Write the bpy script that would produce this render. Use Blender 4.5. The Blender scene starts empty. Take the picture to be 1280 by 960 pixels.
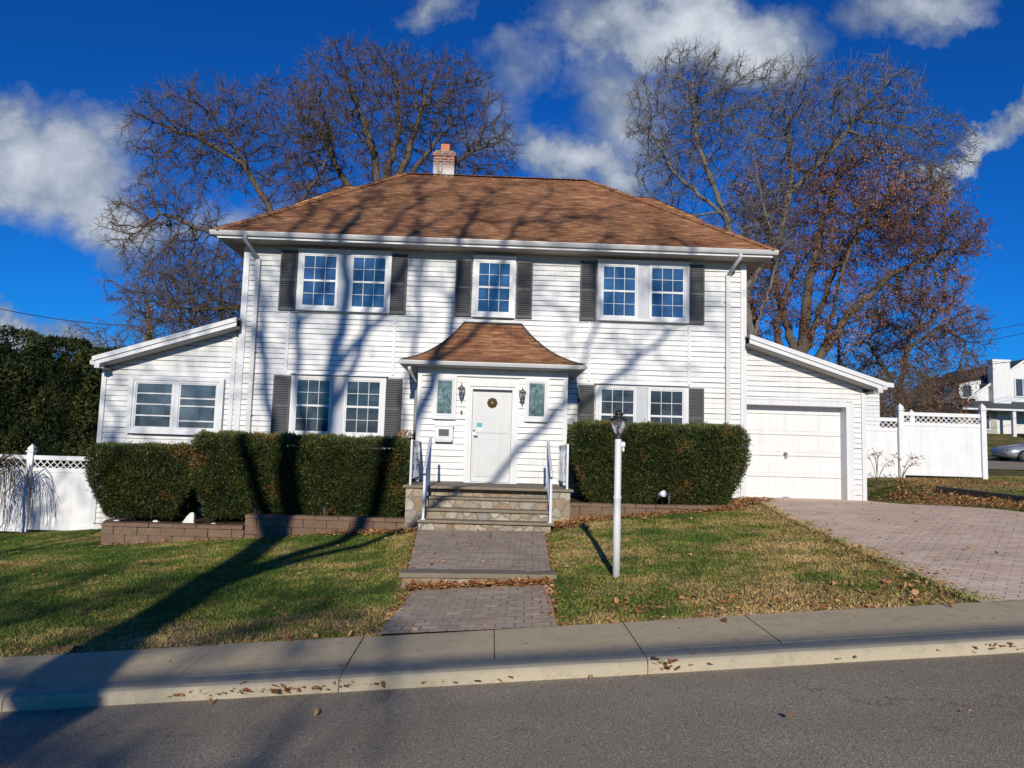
import bpy, math, random
import numpy as np
from mathutils import Vector, kdtree, noise as mnoise

sc = bpy.context.scene
COL = sc.collection
R = math.radians
rnd = random.Random(7)
rng = np.random.default_rng(7)
ZO = 1.62                                   # everything below is in eye-height metres; lifted at the end
SKY_TINT = (.03, .31, .72)
CLOUD_LO = (.11, .16, .26); CLOUD_MID = (.25, .31, .41); CLOUD_HI = (.70, .74, .80)
SUN_E = 4.8
# clouds as seen on the sky (sideways, up, half sizes, turn, weight)
CLOUDS = [(-0.643, 0.383, 0.179, 0.118, -18, 1.25), (-0.681, 0.439, 0.095, 0.062, 0, 1.1), (-0.54, 0.308, 0.155, 0.056, -14, 1.05), (-0.633, 0.148, 0.19, 0.032, -8, 1.0), (0.251, 0.621, 0.226, 0.081, 0, 1.35), (0.332, 0.595, 0.119, 0.068, 0, 1.25), (0.124, 0.597, 0.095, 0.062, 0, 1.0), (0.172, 0.498, 0.107, 0.112, 0, 0.72), (0.105, 0.425, 0.131, 0.052, -8, 1.1), (0.173, 0.387, 0.071, 0.037, 0, 0.9), (0.601, 0.662, 0.131, 0.062, 14, 1.0), (0.671, 0.448, 0.155, 0.027, 27, 1.15), (0.749, 0.499, 0.083, 0.027, 25, 1.1), (-0.099, 0.623, 0.06, 0.03, 0, 0.6), (0.023, 0.533, 0.071, 0.056, 30, 0.5), (-0.008, 0.455, 0.071, 0.042, 0, 0.55), (-0.419, 0.29, 0.095, 0.05, 15, 0.55), (-0.356, 0.315, 0.083, 0.044, 0, 0.5)]

# ------------------------------------------------------------------ materials
class NT:
    def __init__(s, nt): s.nt = nt
    def n(s, t, **k):
        nd = s.nt.nodes.new('ShaderNode' + t)
        for a, v in k.items(): setattr(nd, a, v)
        return nd
    def l(s, a, b): s.nt.links.new(a, b)
    def m(s, op, a, b=None, c=None, clamp=False):
        nd = s.n('Math', operation=op); nd.use_clamp = clamp
        for i, v in enumerate((a, b, c)):
            if v is None: continue
            if hasattr(v, 'is_linked'): s.l(v, nd.inputs[i])
            else: nd.inputs[i].default_value = v
        return nd.outputs[0]
    def vm(s, op, a, b=None, sc=None):
        nd = s.n('VectorMath', operation=op)
        for i, v in enumerate((a, b)):
            if v is None: continue
            if hasattr(v, 'is_linked'): s.l(v, nd.inputs[i])
            else: nd.inputs[i].default_value = v
        if sc is not None: nd.inputs['Scale'].default_value = sc
        return nd.outputs[1] if op in ('LENGTH', 'DOT_PRODUCT') else nd.outputs[0]
    def noise(s, vec, scale, detail=4, rough=.55, dist=0):
        nd = s.n('TexNoise'); nd.inputs['Scale'].default_value = scale
        nd.inputs['Detail'].default_value = detail; nd.inputs['Roughness'].default_value = rough
        nd.inputs['Distortion'].default_value = dist
        if vec is not None: s.l(vec, nd.inputs['Vector'])
        return nd.outputs['Fac']
    def ramp(s, fac, stops):
        nd = s.n('ValToRGB'); e = nd.color_ramp.elements
        while len(e) < len(stops): e.new(.5)
        for i, (p, c) in enumerate(stops):
            e[i].position = p
            e[i].color = (c, c, c, 1) if not hasattr(c, '__len__') else (*c, 1)
        s.l(fac, nd.inputs[0]); return nd.outputs[0]
    def mix(s, fac, a, b, blend='MIX'):
        nd = s.n('Mix', data_type='RGBA', blend_type=blend)
        for i, v in ((0, fac), (6, a), (7, b)):
            if hasattr(v, 'is_linked'): s.l(v, nd.inputs[i])
            elif i == 0: nd.inputs[0].default_value = v
            else: nd.inputs[i].default_value = (*v, 1) if len(v) == 3 else v
        return nd.outputs[2]
    def pos(s): return s.n('NewGeometry').outputs['Position']
    def scl(s, v, t): return s.vm('MULTIPLY', v, t)
    def bump(s, h, strength=.3, dist=.02):
        nd = s.n('Bump'); nd.inputs['Strength'].default_value = strength
        nd.inputs['Distance'].default_value = dist; s.l(h, nd.inputs['Height']); return nd.outputs[0]
    def attr(s, name): return s.n('Attribute', attribute_name=name).outputs

def mat(name, fn, rough=.6, spec=.3, metal=0):
    m = bpy.data.materials.new(name); m.use_nodes = True
    t = NT(m.node_tree); b = m.node_tree.nodes['Principled BSDF']
    b.inputs['Roughness'].default_value = rough; b.inputs['Metallic'].default_value = metal
    b.inputs['Specular IOR Level'].default_value = spec
    if callable(fn):
        out = fn(t, b)
        if out is not None: t.l(out, b.inputs['Base Color'])
    else:                                    # plain paint with a little wear so that nothing is perfectly even
        f = t.noise(t.pos(), 3.1, 5); g = t.noise(t.pos(), 41, 3)
        c = t.mix(f, tuple(v*.88 for v in fn), tuple(min(1, v*1.08) for v in fn))
        c = t.mix(t.m('MULTIPLY', g, .16), c, tuple(v*.6 for v in fn))
        st = t.ramp(t.noise(t.scl(t.pos(), (7, 7, .5)), 1.3, 5, .65), [(.5, 0), (.75, .3)]); c = t.mix(st, c, tuple(v*.55+.01 for v in fn))
        t.l(c, b.inputs['Base Color'])
        t.l(t.m('MULTIPLY_ADD', f, .2, rough-.1), b.inputs['Roughness'])
    return m

M = {}
def f_siding(t, b):
    p = t.pos()
    f = t.noise(t.scl(p, (1.2, 1.2, .25)), 1.4, 5)
    s = t.noise(t.scl(p, (2.2, 2.2, 17)), 1.0, 3)
    g = t.noise(p, 60, 3)
    c = t.mix(f, (.56, .575, .59), (.69, .69, .68))
    c = t.mix(t.m('MULTIPLY', t.ramp(s, [(.5, 0), (.75, 1)]), .16), c, (.52, .54, .57))
    c = t.mix(t.m('MULTIPLY', g, .12), c, (.5, .5, .5))
    sp = t.n('SeparateXYZ'); t.l(p, sp.inputs[0])
    low = t.ramp(t.m('MULTIPLY_ADD', sp.outputs[2], .28, -.1), [(.1, 1), (.55, 0)])
    st = t.ramp(t.noise(t.scl(p, (5, 5, .35)), 1.6, 4, .6), [(.5, 0), (.72, 1)])
    c = t.mix(t.m('MULTIPLY', t.m('MULTIPLY_ADD', low, .5, .28), st), c, (.40, .40, .385))
    t.l(t.bump(s, .3, .008), b.inputs['Normal'])
    return c
M['siding'] = mat('white_vinyl_siding', f_siding, .48, .35)
M['lap_shade'] = mat('painted_lap_shade', (.09, .095, .11), .8, .1)  # near-black colour that paints the shade under each siding lap
M['trim'] = mat('white_trim_paint', (.62, .635, .655), .45, .35)
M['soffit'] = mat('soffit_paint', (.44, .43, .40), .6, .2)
M['gutter'] = mat('gutter_aluminium', (.55, .56, .57), .38, .4)
M['vinyl'] = mat('white_fence_vinyl', (.71, .72, .735), .4, .4)
M['shutter'] = mat('grey_shutter', (.075, .079, .085), .55, .3)
M['mullion'] = mat('shade_greyed_mullion_paint', (.44, .47, .51), .5, .3)  # white trim greyed, the shade between the windows put into its colour
M['door'] = mat('door_paint', (.53, .545, .555), .42, .4)
M['gdoor'] = mat('garage_door_paint', (.66, .665, .67), .45, .35)
M['iron_white'] = mat('white_rail_paint', (.60, .63, .68), .35, .45)
M['black'] = mat('black_metal', (.02, .02, .022), .4, .5)
M['bronze'] = mat('aged_bronze', (.16, .11, .045), .4, .5, .6)
M['steel'] = mat('dull_steel', (.36, .37, .38), .35, .5, .8)
M['teal'] = mat('teal_paper', (.10, .42, .48), .7, .2)
M['white_paper'] = mat('white_paper', (.75, .77, .78), .7, .2)
M['concrete_f'] = mat('foundation_concrete', (.36, .35, .33), .85, .1)
M['flue'] = mat('terracotta_flue', (.52, .20, .10), .8, .1)
M['white_stone'] = mat('white_stone', (.7, .69, .66), .8, .2)
M['rubber'] = mat('tyre_rubber', (.018, .018, .02), .8, .2)
M['carpaint'] = mat('silver_car_paint', (.33, .37, .42), .25, .5, .5)
M['carglass'] = mat('car_glass', (.02, .025, .03), .06, .7)
M['roof_grey'] = mat('grey_roof_shingles', (.085, .09, .10), .9, .1)
M['wood_pole'] = mat('weathered_pole_wood', (.20, .17, .14), .85, .1)
M['cable'] = mat('cable_black', (.015, .015, .017), .6, .2)
M['dark_in'] = mat('dark_interior', (.012, .014, .016), .9, .05)

def f_glass_tone(lo, hi, ior):  # patchy tones painted in for the reflections on the panes
    def fn(t, b):
        p = t.pos(); q = t.n('VectorMath', operation='SNAP'); t.l(p, q.inputs[0]); q.inputs[1].default_value = (.25, 9, .27)
        wn = t.n('TexWhiteNoise'); t.l(q.outputs[0], wn.inputs['Vector'])
        g = t.noise(t.scl(p, (.9, .9, 1.3)), 1.5, 4)
        c = t.mix(t.m('ADD', t.m('MULTIPLY', t.m('SUBTRACT', g, .3), 1.4), t.m('MULTIPLY', wn.outputs['Value'], .35), clamp=True), lo, hi)
        t.l(t.bump(t.noise(p, 3.5, 2), .06, .02), b.inputs['Normal'])
        b.inputs['IOR'].default_value = ior
        return c
    return fn
M['glass'] = mat('sky_toned_window_glass', f_glass_tone((.008, .018, .045), (.05, .13, .30), 1.6), .03, .5)  # blue in the base colour stands in for reflected sky
M['glass_low'] = mat('dim_reflection_window_glass', f_glass_tone((.012, .018, .028), (.075, .10, .13), 1.45), .04, .5)  # dim slate reflection put into the base colour
def f_glass2(t, b):
    p = t.pos()
    g = t.noise(t.scl(p, (5, 5, 3)), 2.2, 4, .6, 1.5)
    return t.ramp(g, [(.3, (.03, .05, .055)), (.55, (.12, .17, .165)), (.75, (.32, .38, .36))])
M['leaded'] = mat('leaded_obscure_glass', f_glass2, .12, .6)
M['glass_pale'] = mat('pale_reflection_window_glass', f_glass_tone((.015, .022, .034), (.13, .165, .20), 1.5), .05, .5)  # pale grey sky reflection put into the base colour
def f_lampglass(t, b):
    b.inputs['Transmission Weight'].default_value = .9
    b.inputs['IOR'].default_value = 1.2
    g = t.noise(t.scl(t.pos(), (40, 40, 4)), 1.5, 2)
    return t.mix(g, (.35, .38, .40), (.8, .82, .84))
M['lampglass'] = mat('lantern_glass', f_lampglass, .12, .5)

def f_shingle(t, b):
    uv = t.n('UVMap').outputs[0]
    br = t.n('TexBrick'); br.offset = .5; br.squash = 1
    for k, v in (('Scale', 1.0), ('Mortar Size', .012), ('Mortar Smooth', .3), ('Bias', 0), ('Brick Width', .26), ('Row Height', .118)):
        br.inputs[k].default_value = v
    br.inputs['Color1'].default_value = (1, 1, 1, 1); br.inputs['Color2'].default_value = (0, 0, 0, 1); br.inputs['Mortar'].default_value = (.2, .2, .2, 1)
    wob = t.vm('ADD', uv, t.vm('SCALE', t.n('TexNoise').outputs['Color'], sc=.02))
    t.l(wob, br.inputs['Vector'])
    big = t.noise(t.scl(uv, (.55, .8, 1)), 1.3, 5)
    st = t.noise(t.scl(uv, (2.6, 9.5, 1)), 1.0, 4, .65)
    fine = t.noise(uv, 55, 3)
    v = t.m('ADD', t.m('MULTIPLY', br.outputs['Color'], .12), t.m('MULTIPLY_ADD', st, .70, t.m('MULTIPLY', big, .42)))
    c = t.ramp(v, [(.42, (.09, .038, .022)), (.55, (.22, .097, .050)), (.66, (.37, .18, .090)), (.82, (.62, .36, .185))])
    c = t.mix(t.m('MULTIPLY', fine, .4), c, (.13, .065, .038))
    # shadow line painted into the colour along the butt edge of every course
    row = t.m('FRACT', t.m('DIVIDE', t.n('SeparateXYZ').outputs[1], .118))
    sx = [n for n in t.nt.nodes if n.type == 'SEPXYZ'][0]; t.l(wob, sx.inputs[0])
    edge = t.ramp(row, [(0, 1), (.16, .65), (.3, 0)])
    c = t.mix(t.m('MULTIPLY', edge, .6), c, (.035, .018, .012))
    h = t.m('ADD', t.m('MULTIPLY', row, -1.0), t.m('MULTIPLY', br.outputs['Color'], .5))
    t.l(t.bump(h, .5, .015), b.inputs['Normal'])
    return c
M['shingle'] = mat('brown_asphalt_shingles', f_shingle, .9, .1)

def f_brick(t, b):
    p = t.pos(); br = t.n('TexBrick')
    cx = t.n('CombineXYZ'); sp = t.n('SeparateXYZ'); t.l(p, sp.inputs[0])
    t.l(t.m('ADD', sp.outputs[0], sp.outputs[1]), cx.inputs[0]); t.l(sp.outputs[2], cx.inputs[1]); t.l(cx.outputs[0], br.inputs['Vector'])
    for k, v in (('Scale', 1.0), ('Mortar Size', .012), ('Brick Width', .21), ('Row Height', .075)): br.inputs[k].default_value = v
    br.inputs['Color1'].default_value = (.28, .085, .05, 1); br.inputs['Color2'].default_value = (.17, .06, .04, 1); br.inputs['Mortar'].default_value = (.35, .32, .28, 1)
    w = t.m('SUBTRACT', 1.0, t.m('MULTIPLY', t.m('SUBTRACT', sp.outputs[2], 8.05+ZO), 4.0), clamp=True)
    k = t.m('MULTIPLY', w, t.ramp(t.noise(t.scl(p, (3, 3, 1)), 2.5, 4), [(.35, 0), (.55, 1)]))
    return t.mix(k, br.outputs['Color'], (.55, .52, .48))
M['brick'] = mat('chimney_brick', f_brick, .85, .1)

def stone_col(t, scale, stops, mortar, mw):
    p = t.pos(); wz = t.n('TexNoise'); wz.inputs['Scale'].default_value = 7; wz.inputs['Detail'].default_value = 6; wz.inputs['Roughness'].default_value = .65; t.l(p, wz.inputs['Vector'])
    w = t.vm('ADD', p, t.vm('SCALE', wz.outputs['Color'], sc=.16))
    a = t.n('TexVoronoi', feature='F1'); a.inputs['Scale'].default_value = scale; t.l(w, a.inputs['Vector'])
    e = t.n('TexVoronoi', feature='DISTANCE_TO_EDGE'); e.inputs['Scale'].default_value = scale; t.l(w, e.inputs['Vector'])
    s = t.n('SeparateColor'); t.l(a.outputs['Color'], s.inputs[0])
    c = t.ramp(s.outputs[0], stops)
    c = t.mix(t.ramp(t.noise(p, 9, 8, .7), [(.35, 0), (.7, .85)]), c, t.mix(.65, c, (.16, .11, .07)))
    c = t.mix(t.ramp(t.noise(p, 60, 4, .7), [(.45, 0), (.75, .6)]), c, (.10, .085, .065))
    k = t.ramp(e.outputs['Distance'], [(mw*.6, 1), (mw*1.6, 0)])
    return t.mix(k, c, mortar), k
def f_stone(t, b):
    c, k = stone_col(t, 4.6, [(.0, (.30, .25, .18)), (.25, (.44, .38, .28)), (.45, (.28, .17, .10)), (.6, (.50, .47, .40)), (.8, (.24, .24, .23)), (1, (.42, .33, .22))], (.20, .18, .15), .035)
    t.l(t.bump(t.m('SUBTRACT', 1, k), .6, .02), b.inputs['Normal']); return c
M['stone'] = mat('fieldstone_masonry', f_stone, .8, .15)
def f_slate(t, b):
    p = t.pos(); f = t.noise(p, 5, 5); g = t.noise(p, 45, 3)
    t.l(t.bump(g, .35, .01), b.inputs['Normal'])
    return t.mix(t.m('MULTIPLY', g, .5), t.mix(f, (.15, .125, .09), (.31, .26, .19)), (.10, .085, .06))
M['slate'] = mat('bluestone_tread', f_slate, .75, .2)
def f_block(t, b):
    p = t.pos(); f = t.noise(p, 2.2, 5); g = t.noise(p, 30, 5)
    t.l(t.bump(g, .7, .03), b.inputs['Normal'])
    c = t.mix(f, (.13, .085, .055), (.28, .20, .135)); q = t.noise(p, 8, 7, .7); c = t.mix(t.ramp(q, [(.4, 0), (.68, .7)]), c, (.12, .09, .07))
    i = t.attr('tint')[2]
    c = t.mix(t.m('MULTIPLY', i, .5), c, (.16, .085, .06))
    return t.mix(t.m('MULTIPLY', g, .35), c, (.10, .075, .06))
M['block'] = mat('concrete_garden_blocks', f_block, .9, .1)
def f_timber(t, b):
    p = t.pos(); g = t.noise(t.scl(p, (9, .8, 9)), 2, 5)
    return t.mix(g, (.06, .05, .042), (.14, .115, .09))
M['timber'] = mat('weathered_timber', f_timber, .9, .1)

def paver(t, b, bw, bh, rot, c1, c2, c3, mort):
    p = t.pos(); mp = t.n('Mapping'); mp.inputs['Rotation'].default_value = (0, 0, rot); t.l(p, mp.inputs['Vector'])
    wn_ = t.n('TexNoise'); wn_.inputs['Scale'].default_value = 6; wn_.inputs['Detail'].default_value = 4; t.l(p, wn_.inputs['Vector'])
    w = t.vm('ADD', mp.outputs[0], t.vm('SCALE', wn_.outputs['Color'], sc=.045))
    br = t.n('TexBrick'); t.l(w, br.inputs['Vector'])
    for k, v in (('Scale', 1.0), ('Mortar Size', .009), ('Mortar Smooth', .4), ('Brick Width', bw), ('Row Height', bh)): br.inputs[k].default_value = v
    br.inputs['Color1'].default_value = (1, 1, 1, 1); br.inputs['Color2'].default_value = (0, 0, 0, 1); br.inputs['Mortar'].default_value = (.5, .5, .5, 1)
    f = t.noise(p, .9, 5); g = t.noise(p, 26, 4); q = t.noise(p, 5.5, 3)
    v = t.m('ADD', t.m('MULTIPLY', br.outputs['Color'], .42), t.m('MULTIPLY', q, .62))
    c = t.ramp(v, [(.15, c1), (.5, c2), (.85, c3)])
    c = t.mix(t.m('MULTIPLY', t.ramp(f, [(.4, 0), (.7, 1)]), .4), c, tuple(x*.6 for x in c2))
    c = t.mix(t.m('MULTIPLY', g, .4), c, tuple(x*.5 for x in c2))
    c = t.mix(t.m('MULTIPLY', br.outputs['Fac'], t.ramp(t.noise(p, 3.3, 5, .65), [(.38, .1), (.66, 1)])), c, t.mix(t.ramp(t.noise(p, 2.1, 3), [(.45, 0), (.62, 1)]), mort, (.10, .10, .045)))
    h = t.m('ADD', t.m('MULTIPLY', t.m('SUBTRACT', 1, br.outputs['Fac']), 1), t.m('MULTIPLY', g, .3))
    t.l(t.bump(h, .55, .012), b.inputs['Normal']); return c
M['drive'] = mat('driveway_pavers', lambda t, b: paver(t, b, .21, .105, R(38), (.60, .43, .315), (.80, .60, .45), (.92, .76, .59), (.36, .265, .18)), .85, .15)
M['walk'] = mat('walk_pavers', lambda t, b: paver(t, b, .16, .12, R(3), (.32, .24, .18), (.47, .37, .285), (.62, .51, .395), (.24, .185, .125)), .85, .15)

def f_asphalt(t, b):
    p = t.pos(); f = t.noise(t.scl(p, (.5, 1, 1)), .8, 5); g = t.noise(p, 120, 3, .7); k = t.noise(p, 48, 3, .7)
    c = t.ramp(g, [(.36, (.09, .077, .060)), (.5, (.34, .285, .205)), (.59, (.60, .50, .37)), (.70, (1, .92, .75))])
    c = t.mix(t.m('MULTIPLY', t.ramp(k, [(.35, 0), (.7, 1)]), .5), c, (.19, .16, .115))
    c = t.mix(t.m('MULTIPLY', t.ramp(f, [(.35, 0), (.7, 1)]), .55), c, (.17, .145, .105))
    sp_ = t.noise(t.scl(p, (1, 1.6, 1)), 1.1, 6, .7); c = t.mix(t.ramp(sp_, [(.62, 0), (.72, .55)]), c, (.07, .062, .05))
    dn = t.n('TexNoise'); dn.inputs['Scale'].default_value = 1.6; dn.inputs['Detail'].default_value = 9; dn.inputs['Roughness'].default_value = .7; t.l(p, dn.inputs['Vector'])
    cr = t.n('TexVoronoi', feature='DISTANCE_TO_EDGE'); cr.inputs['Scale'].default_value = .30
    t.l(t.vm('ADD', p, t.vm('SCALE', dn.outputs['Color'], sc=1.3)), cr.inputs['Vector'])
    ck = t.m('MULTIPLY', t.ramp(cr.outputs['Distance'], [(.0012, 1), (.004, 0)]), t.ramp(t.noise(p, .5, 3), [(.47, 0), (.56, .8)]))
    c = t.mix(ck, c, (.025, .023, .02))
    t.l(t.bump(g, .55, .012), b.inputs['Normal']); return c
M['asphalt'] = mat('worn_asphalt', f_asphalt, .85, .2)
def f_conc(dark, light):
    def fn(t, b):
        p = t.pos(); f = t.noise(t.scl(p, (.7, 1.4, 1)), 1.3, 6, .6); g = t.noise(p, 70, 4, .65); s = t.noise(p, 9, 4)
        c = t.mix(f, dark, light)
        c = t.mix(t.m('MULTIPLY', t.ramp(s, [(.52, 0), (.75, 1)]), .35), c, tuple(x*.6 for x in dark))
        c = t.mix(t.m('MULTIPLY', g, .5), c, tuple(x*.5 for x in dark))
        pv = t.n('TexVoronoi'); pv.inputs['Scale'].default_value = 55; t.l(p, pv.inputs['Vector'])
        pit = t.m('MULTIPLY', t.ramp(pv.outputs['Distance'], [(.10, 1), (.25, 0)]), t.ramp(s, [(.45, 0), (.6, 1)]))
        c = t.mix(t.m('MULTIPLY', pit, .6), c, tuple(x*.3 for x in dark))
        t.l(t.bump(t.m('SUBTRACT', g, pit), .45, .008), b.inputs['Normal']); return c
    return fn
M['sidewalk'] = mat('sidewalk_concrete', f_conc((.41, .345, .225), (.66, .55, .365)), .85, .15)
M['kerb'] = mat('kerb_concrete', f_conc((.37, .325, .235), (.58, .515, .385)), .85, .15)

def lawn_bias(t, p):
    s = t.n('SeparateXYZ'); t.l(p, s.inputs[0])
    x = t.m('MULTIPLY', t.m('ADD', s.outputs[0], 1.0), .012, clamp=False)     # drier towards the driveway
    x = t.m('MINIMUM', t.m('MAXIMUM', x, -.045), .016)
    y = t.m('MULTIPLY', t.m('MAXIMUM', t.m('SUBTRACT', 7.6, s.outputs[1]), 0.0), .06)   # and along the pavement
    return t.m('ADD', x, y)
def f_ground(t, b):
    p = t.pos()
    a = t.noise(p, .55, 5, .6); c0 = t.noise(p, 2.4, 5, .6); g = t.noise(p, 30, 4, .7)
    v = t.m('ADD', t.m('ADD', t.m('MULTIPLY', a, .62), t.m('MULTIPLY', c0, .36)), lawn_bias(t, p))
    c = t.ramp(v, [(.38, (.055, .085, .02)), (.47, (.10, .11, .03)), (.54, (.22, .17, .07)), (.64, (.30, .21, .10))])
    c = t.mix(t.m('MULTIPLY', g, .5), c, (.05, .045, .02))
    t.l(t.bump(g, .8, .03), b.inputs['Normal']); return c
M['ground'] = mat('lawn_soil', f_ground, .95, .05)
def f_grass(t, b):
    p = t.pos(); a = t.noise(p, .55, 5, .6); c0 = t.noise(p, 2.4, 5, .6)
    i = t.attr('tint')[2]
    v = t.m('ADD', t.m('ADD', t.m('ADD', t.m('MULTIPLY', a, .62), t.m('MULTIPLY', c0, .36)), t.m('MULTIPLY', t.m('SUBTRACT', i, .5), .13)), lawn_bias(t, p))
    b.inputs['Subsurface Weight'].default_value = 0
    return t.ramp(v, [(.38, (.065, .135, .018)), (.46, (.135, .195, .03)), (.515, (.25, .235, .055)), (.56, (.46, .33, .125)), (.66, (.62, .43, .19))])
M['grass'] = mat('grass_blades', f_grass, .6, .25)
def tint_ramp(stops):
    return lambda t, b: t.ramp(t.attr('tint')[2], stops)
M['litter'] = mat('dry_leaves', tint_ramp([(0, (.16, .065, .025)), (.3, (.26, .12, .045)), (.6, (.38, .20, .085)), (.85, (.45, .27, .13)), (1, (.30, .09, .03))]), .75, .2)
M['yew'] = mat('yew_needles', tint_ramp([(0, (.012, .022, .008)), (.42, (.038, .056, .014)), (.68, (.10, .115, .026)), (.87, (.20, .17, .042)), (1, (.20, .085, .03))]), .5, .3)
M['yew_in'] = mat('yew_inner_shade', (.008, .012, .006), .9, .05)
M['arbor'] = mat('arborvitae_sprays', tint_ramp([(0, (.010, .018, .006)), (.5, (.030, .042, .012)), (.8, (.075, .080, .020)), (1, (.12, .095, .028))]), .6, .2)
M['rust'] = mat('rust_leaves', tint_ramp([(0, (.10, .042, .030)), (.5, (.19, .084, .054)), (.8, (.26, .122, .068)), (1, (.31, .16, .085))]), .65, .2)
def f_bark(lo, hi):
    def fn(t, b):
        p = t.pos(); g = t.noise(t.scl(p, (1, 1, .25)), 7, 5, .6); f = t.noise(p, .8, 3)
        t.l(t.bump(g, .8, .05), b.inputs['Normal'])
        return t.mix(t.m('MULTIPLY', f, .5), t.mix(g, lo, hi), lo)
    return fn
M['bark'] = mat('grey_brown_bark', f_bark((.05, .038, .03), (.19, .15, .12)), .9, .1)
M['bark_grey'] = mat('pale_grey_bark', f_bark((.08, .07, .065), (.27, .24, .21)), .9, .1)
M['twig'] = mat('twig_bark', f_bark((.065, .046, .030), (.175, .125, .082)), .85, .1)
M['soil'] = mat('bed_mulch', f_bark((.035, .024, .018), (.13, .085, .06)), .95, .05)

# ------------------------------------------------------------------ object bookkeeping
WL = {}                                     # world location of every built object
def thing(name, label, cat, loc=(0, 0, 0), group=None):
    o = bpy.data.objects.new(name, None); COL.objects.link(o); o.location = loc
    o.empty_display_size = .2
    WL[o] = Vector(loc); return tag(o, label, cat, group)
def tag(o, label=None, cat=None, group=None, kind=None):
    if label: o['label'] = label
    if cat: o['category'] = cat
    if group: o['group'] = group
    if kind: o['kind'] = kind
    return o
def link_mesh(name, me, V, parent=None):
    """origin at the middle of the base, parented under `parent`"""
    lo, hi = V.min(0), V.max(0); c = Vector(((lo[0]+hi[0])/2, (lo[1]+hi[1])/2, lo[2]))
    W = (V - np.array(c)).astype(np.float32)
    me.vertices.foreach_set('co', W.ravel()); me.update()
    o = bpy.data.objects.new(name, me); COL.objects.link(o); WL[o] = c
    if parent is not None:
        o.parent = parent; o.location = c - WL[parent]
    else: o.location = c
    return o
def np_obj(name, V, F, m, parent=None, tint=None, smooth=False, mi=None):
    """numpy mesh: F is (n,3) or (n,4)"""
    V = np.asarray(V, np.float32); F = np.asarray(F, np.int32)
    me = bpy.data.meshes.new(name); k = F.shape[1]
    me.vertices.add(len(V)); me.loops.add(F.size); me.polygons.add(len(F))
    me.loops.foreach_set('vertex_index', F.ravel())
    me.polygons.foreach_set('loop_start', np.arange(0, F.size, k, dtype=np.int32))
    me.polygons.foreach_set('loop_total', np.full(len(F), k, np.int32))
    for q in (m if isinstance(m, (list, tuple)) else [m]): me.materials.append(q)
    if mi is not None: me.polygons.foreach_set('material_index', np.asarray(mi, np.int32))
    me.polygons.foreach_set('use_smooth', np.full(len(F), smooth, bool))
    o = link_mesh(name, me, V, parent); me.update(calc_edges=True)
    if tint is not None:
        a = me.attributes.new('tint', 'FLOAT', 'POINT'); a.data.foreach_set('value', np.asarray(tint, np.float32))
    return o
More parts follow.
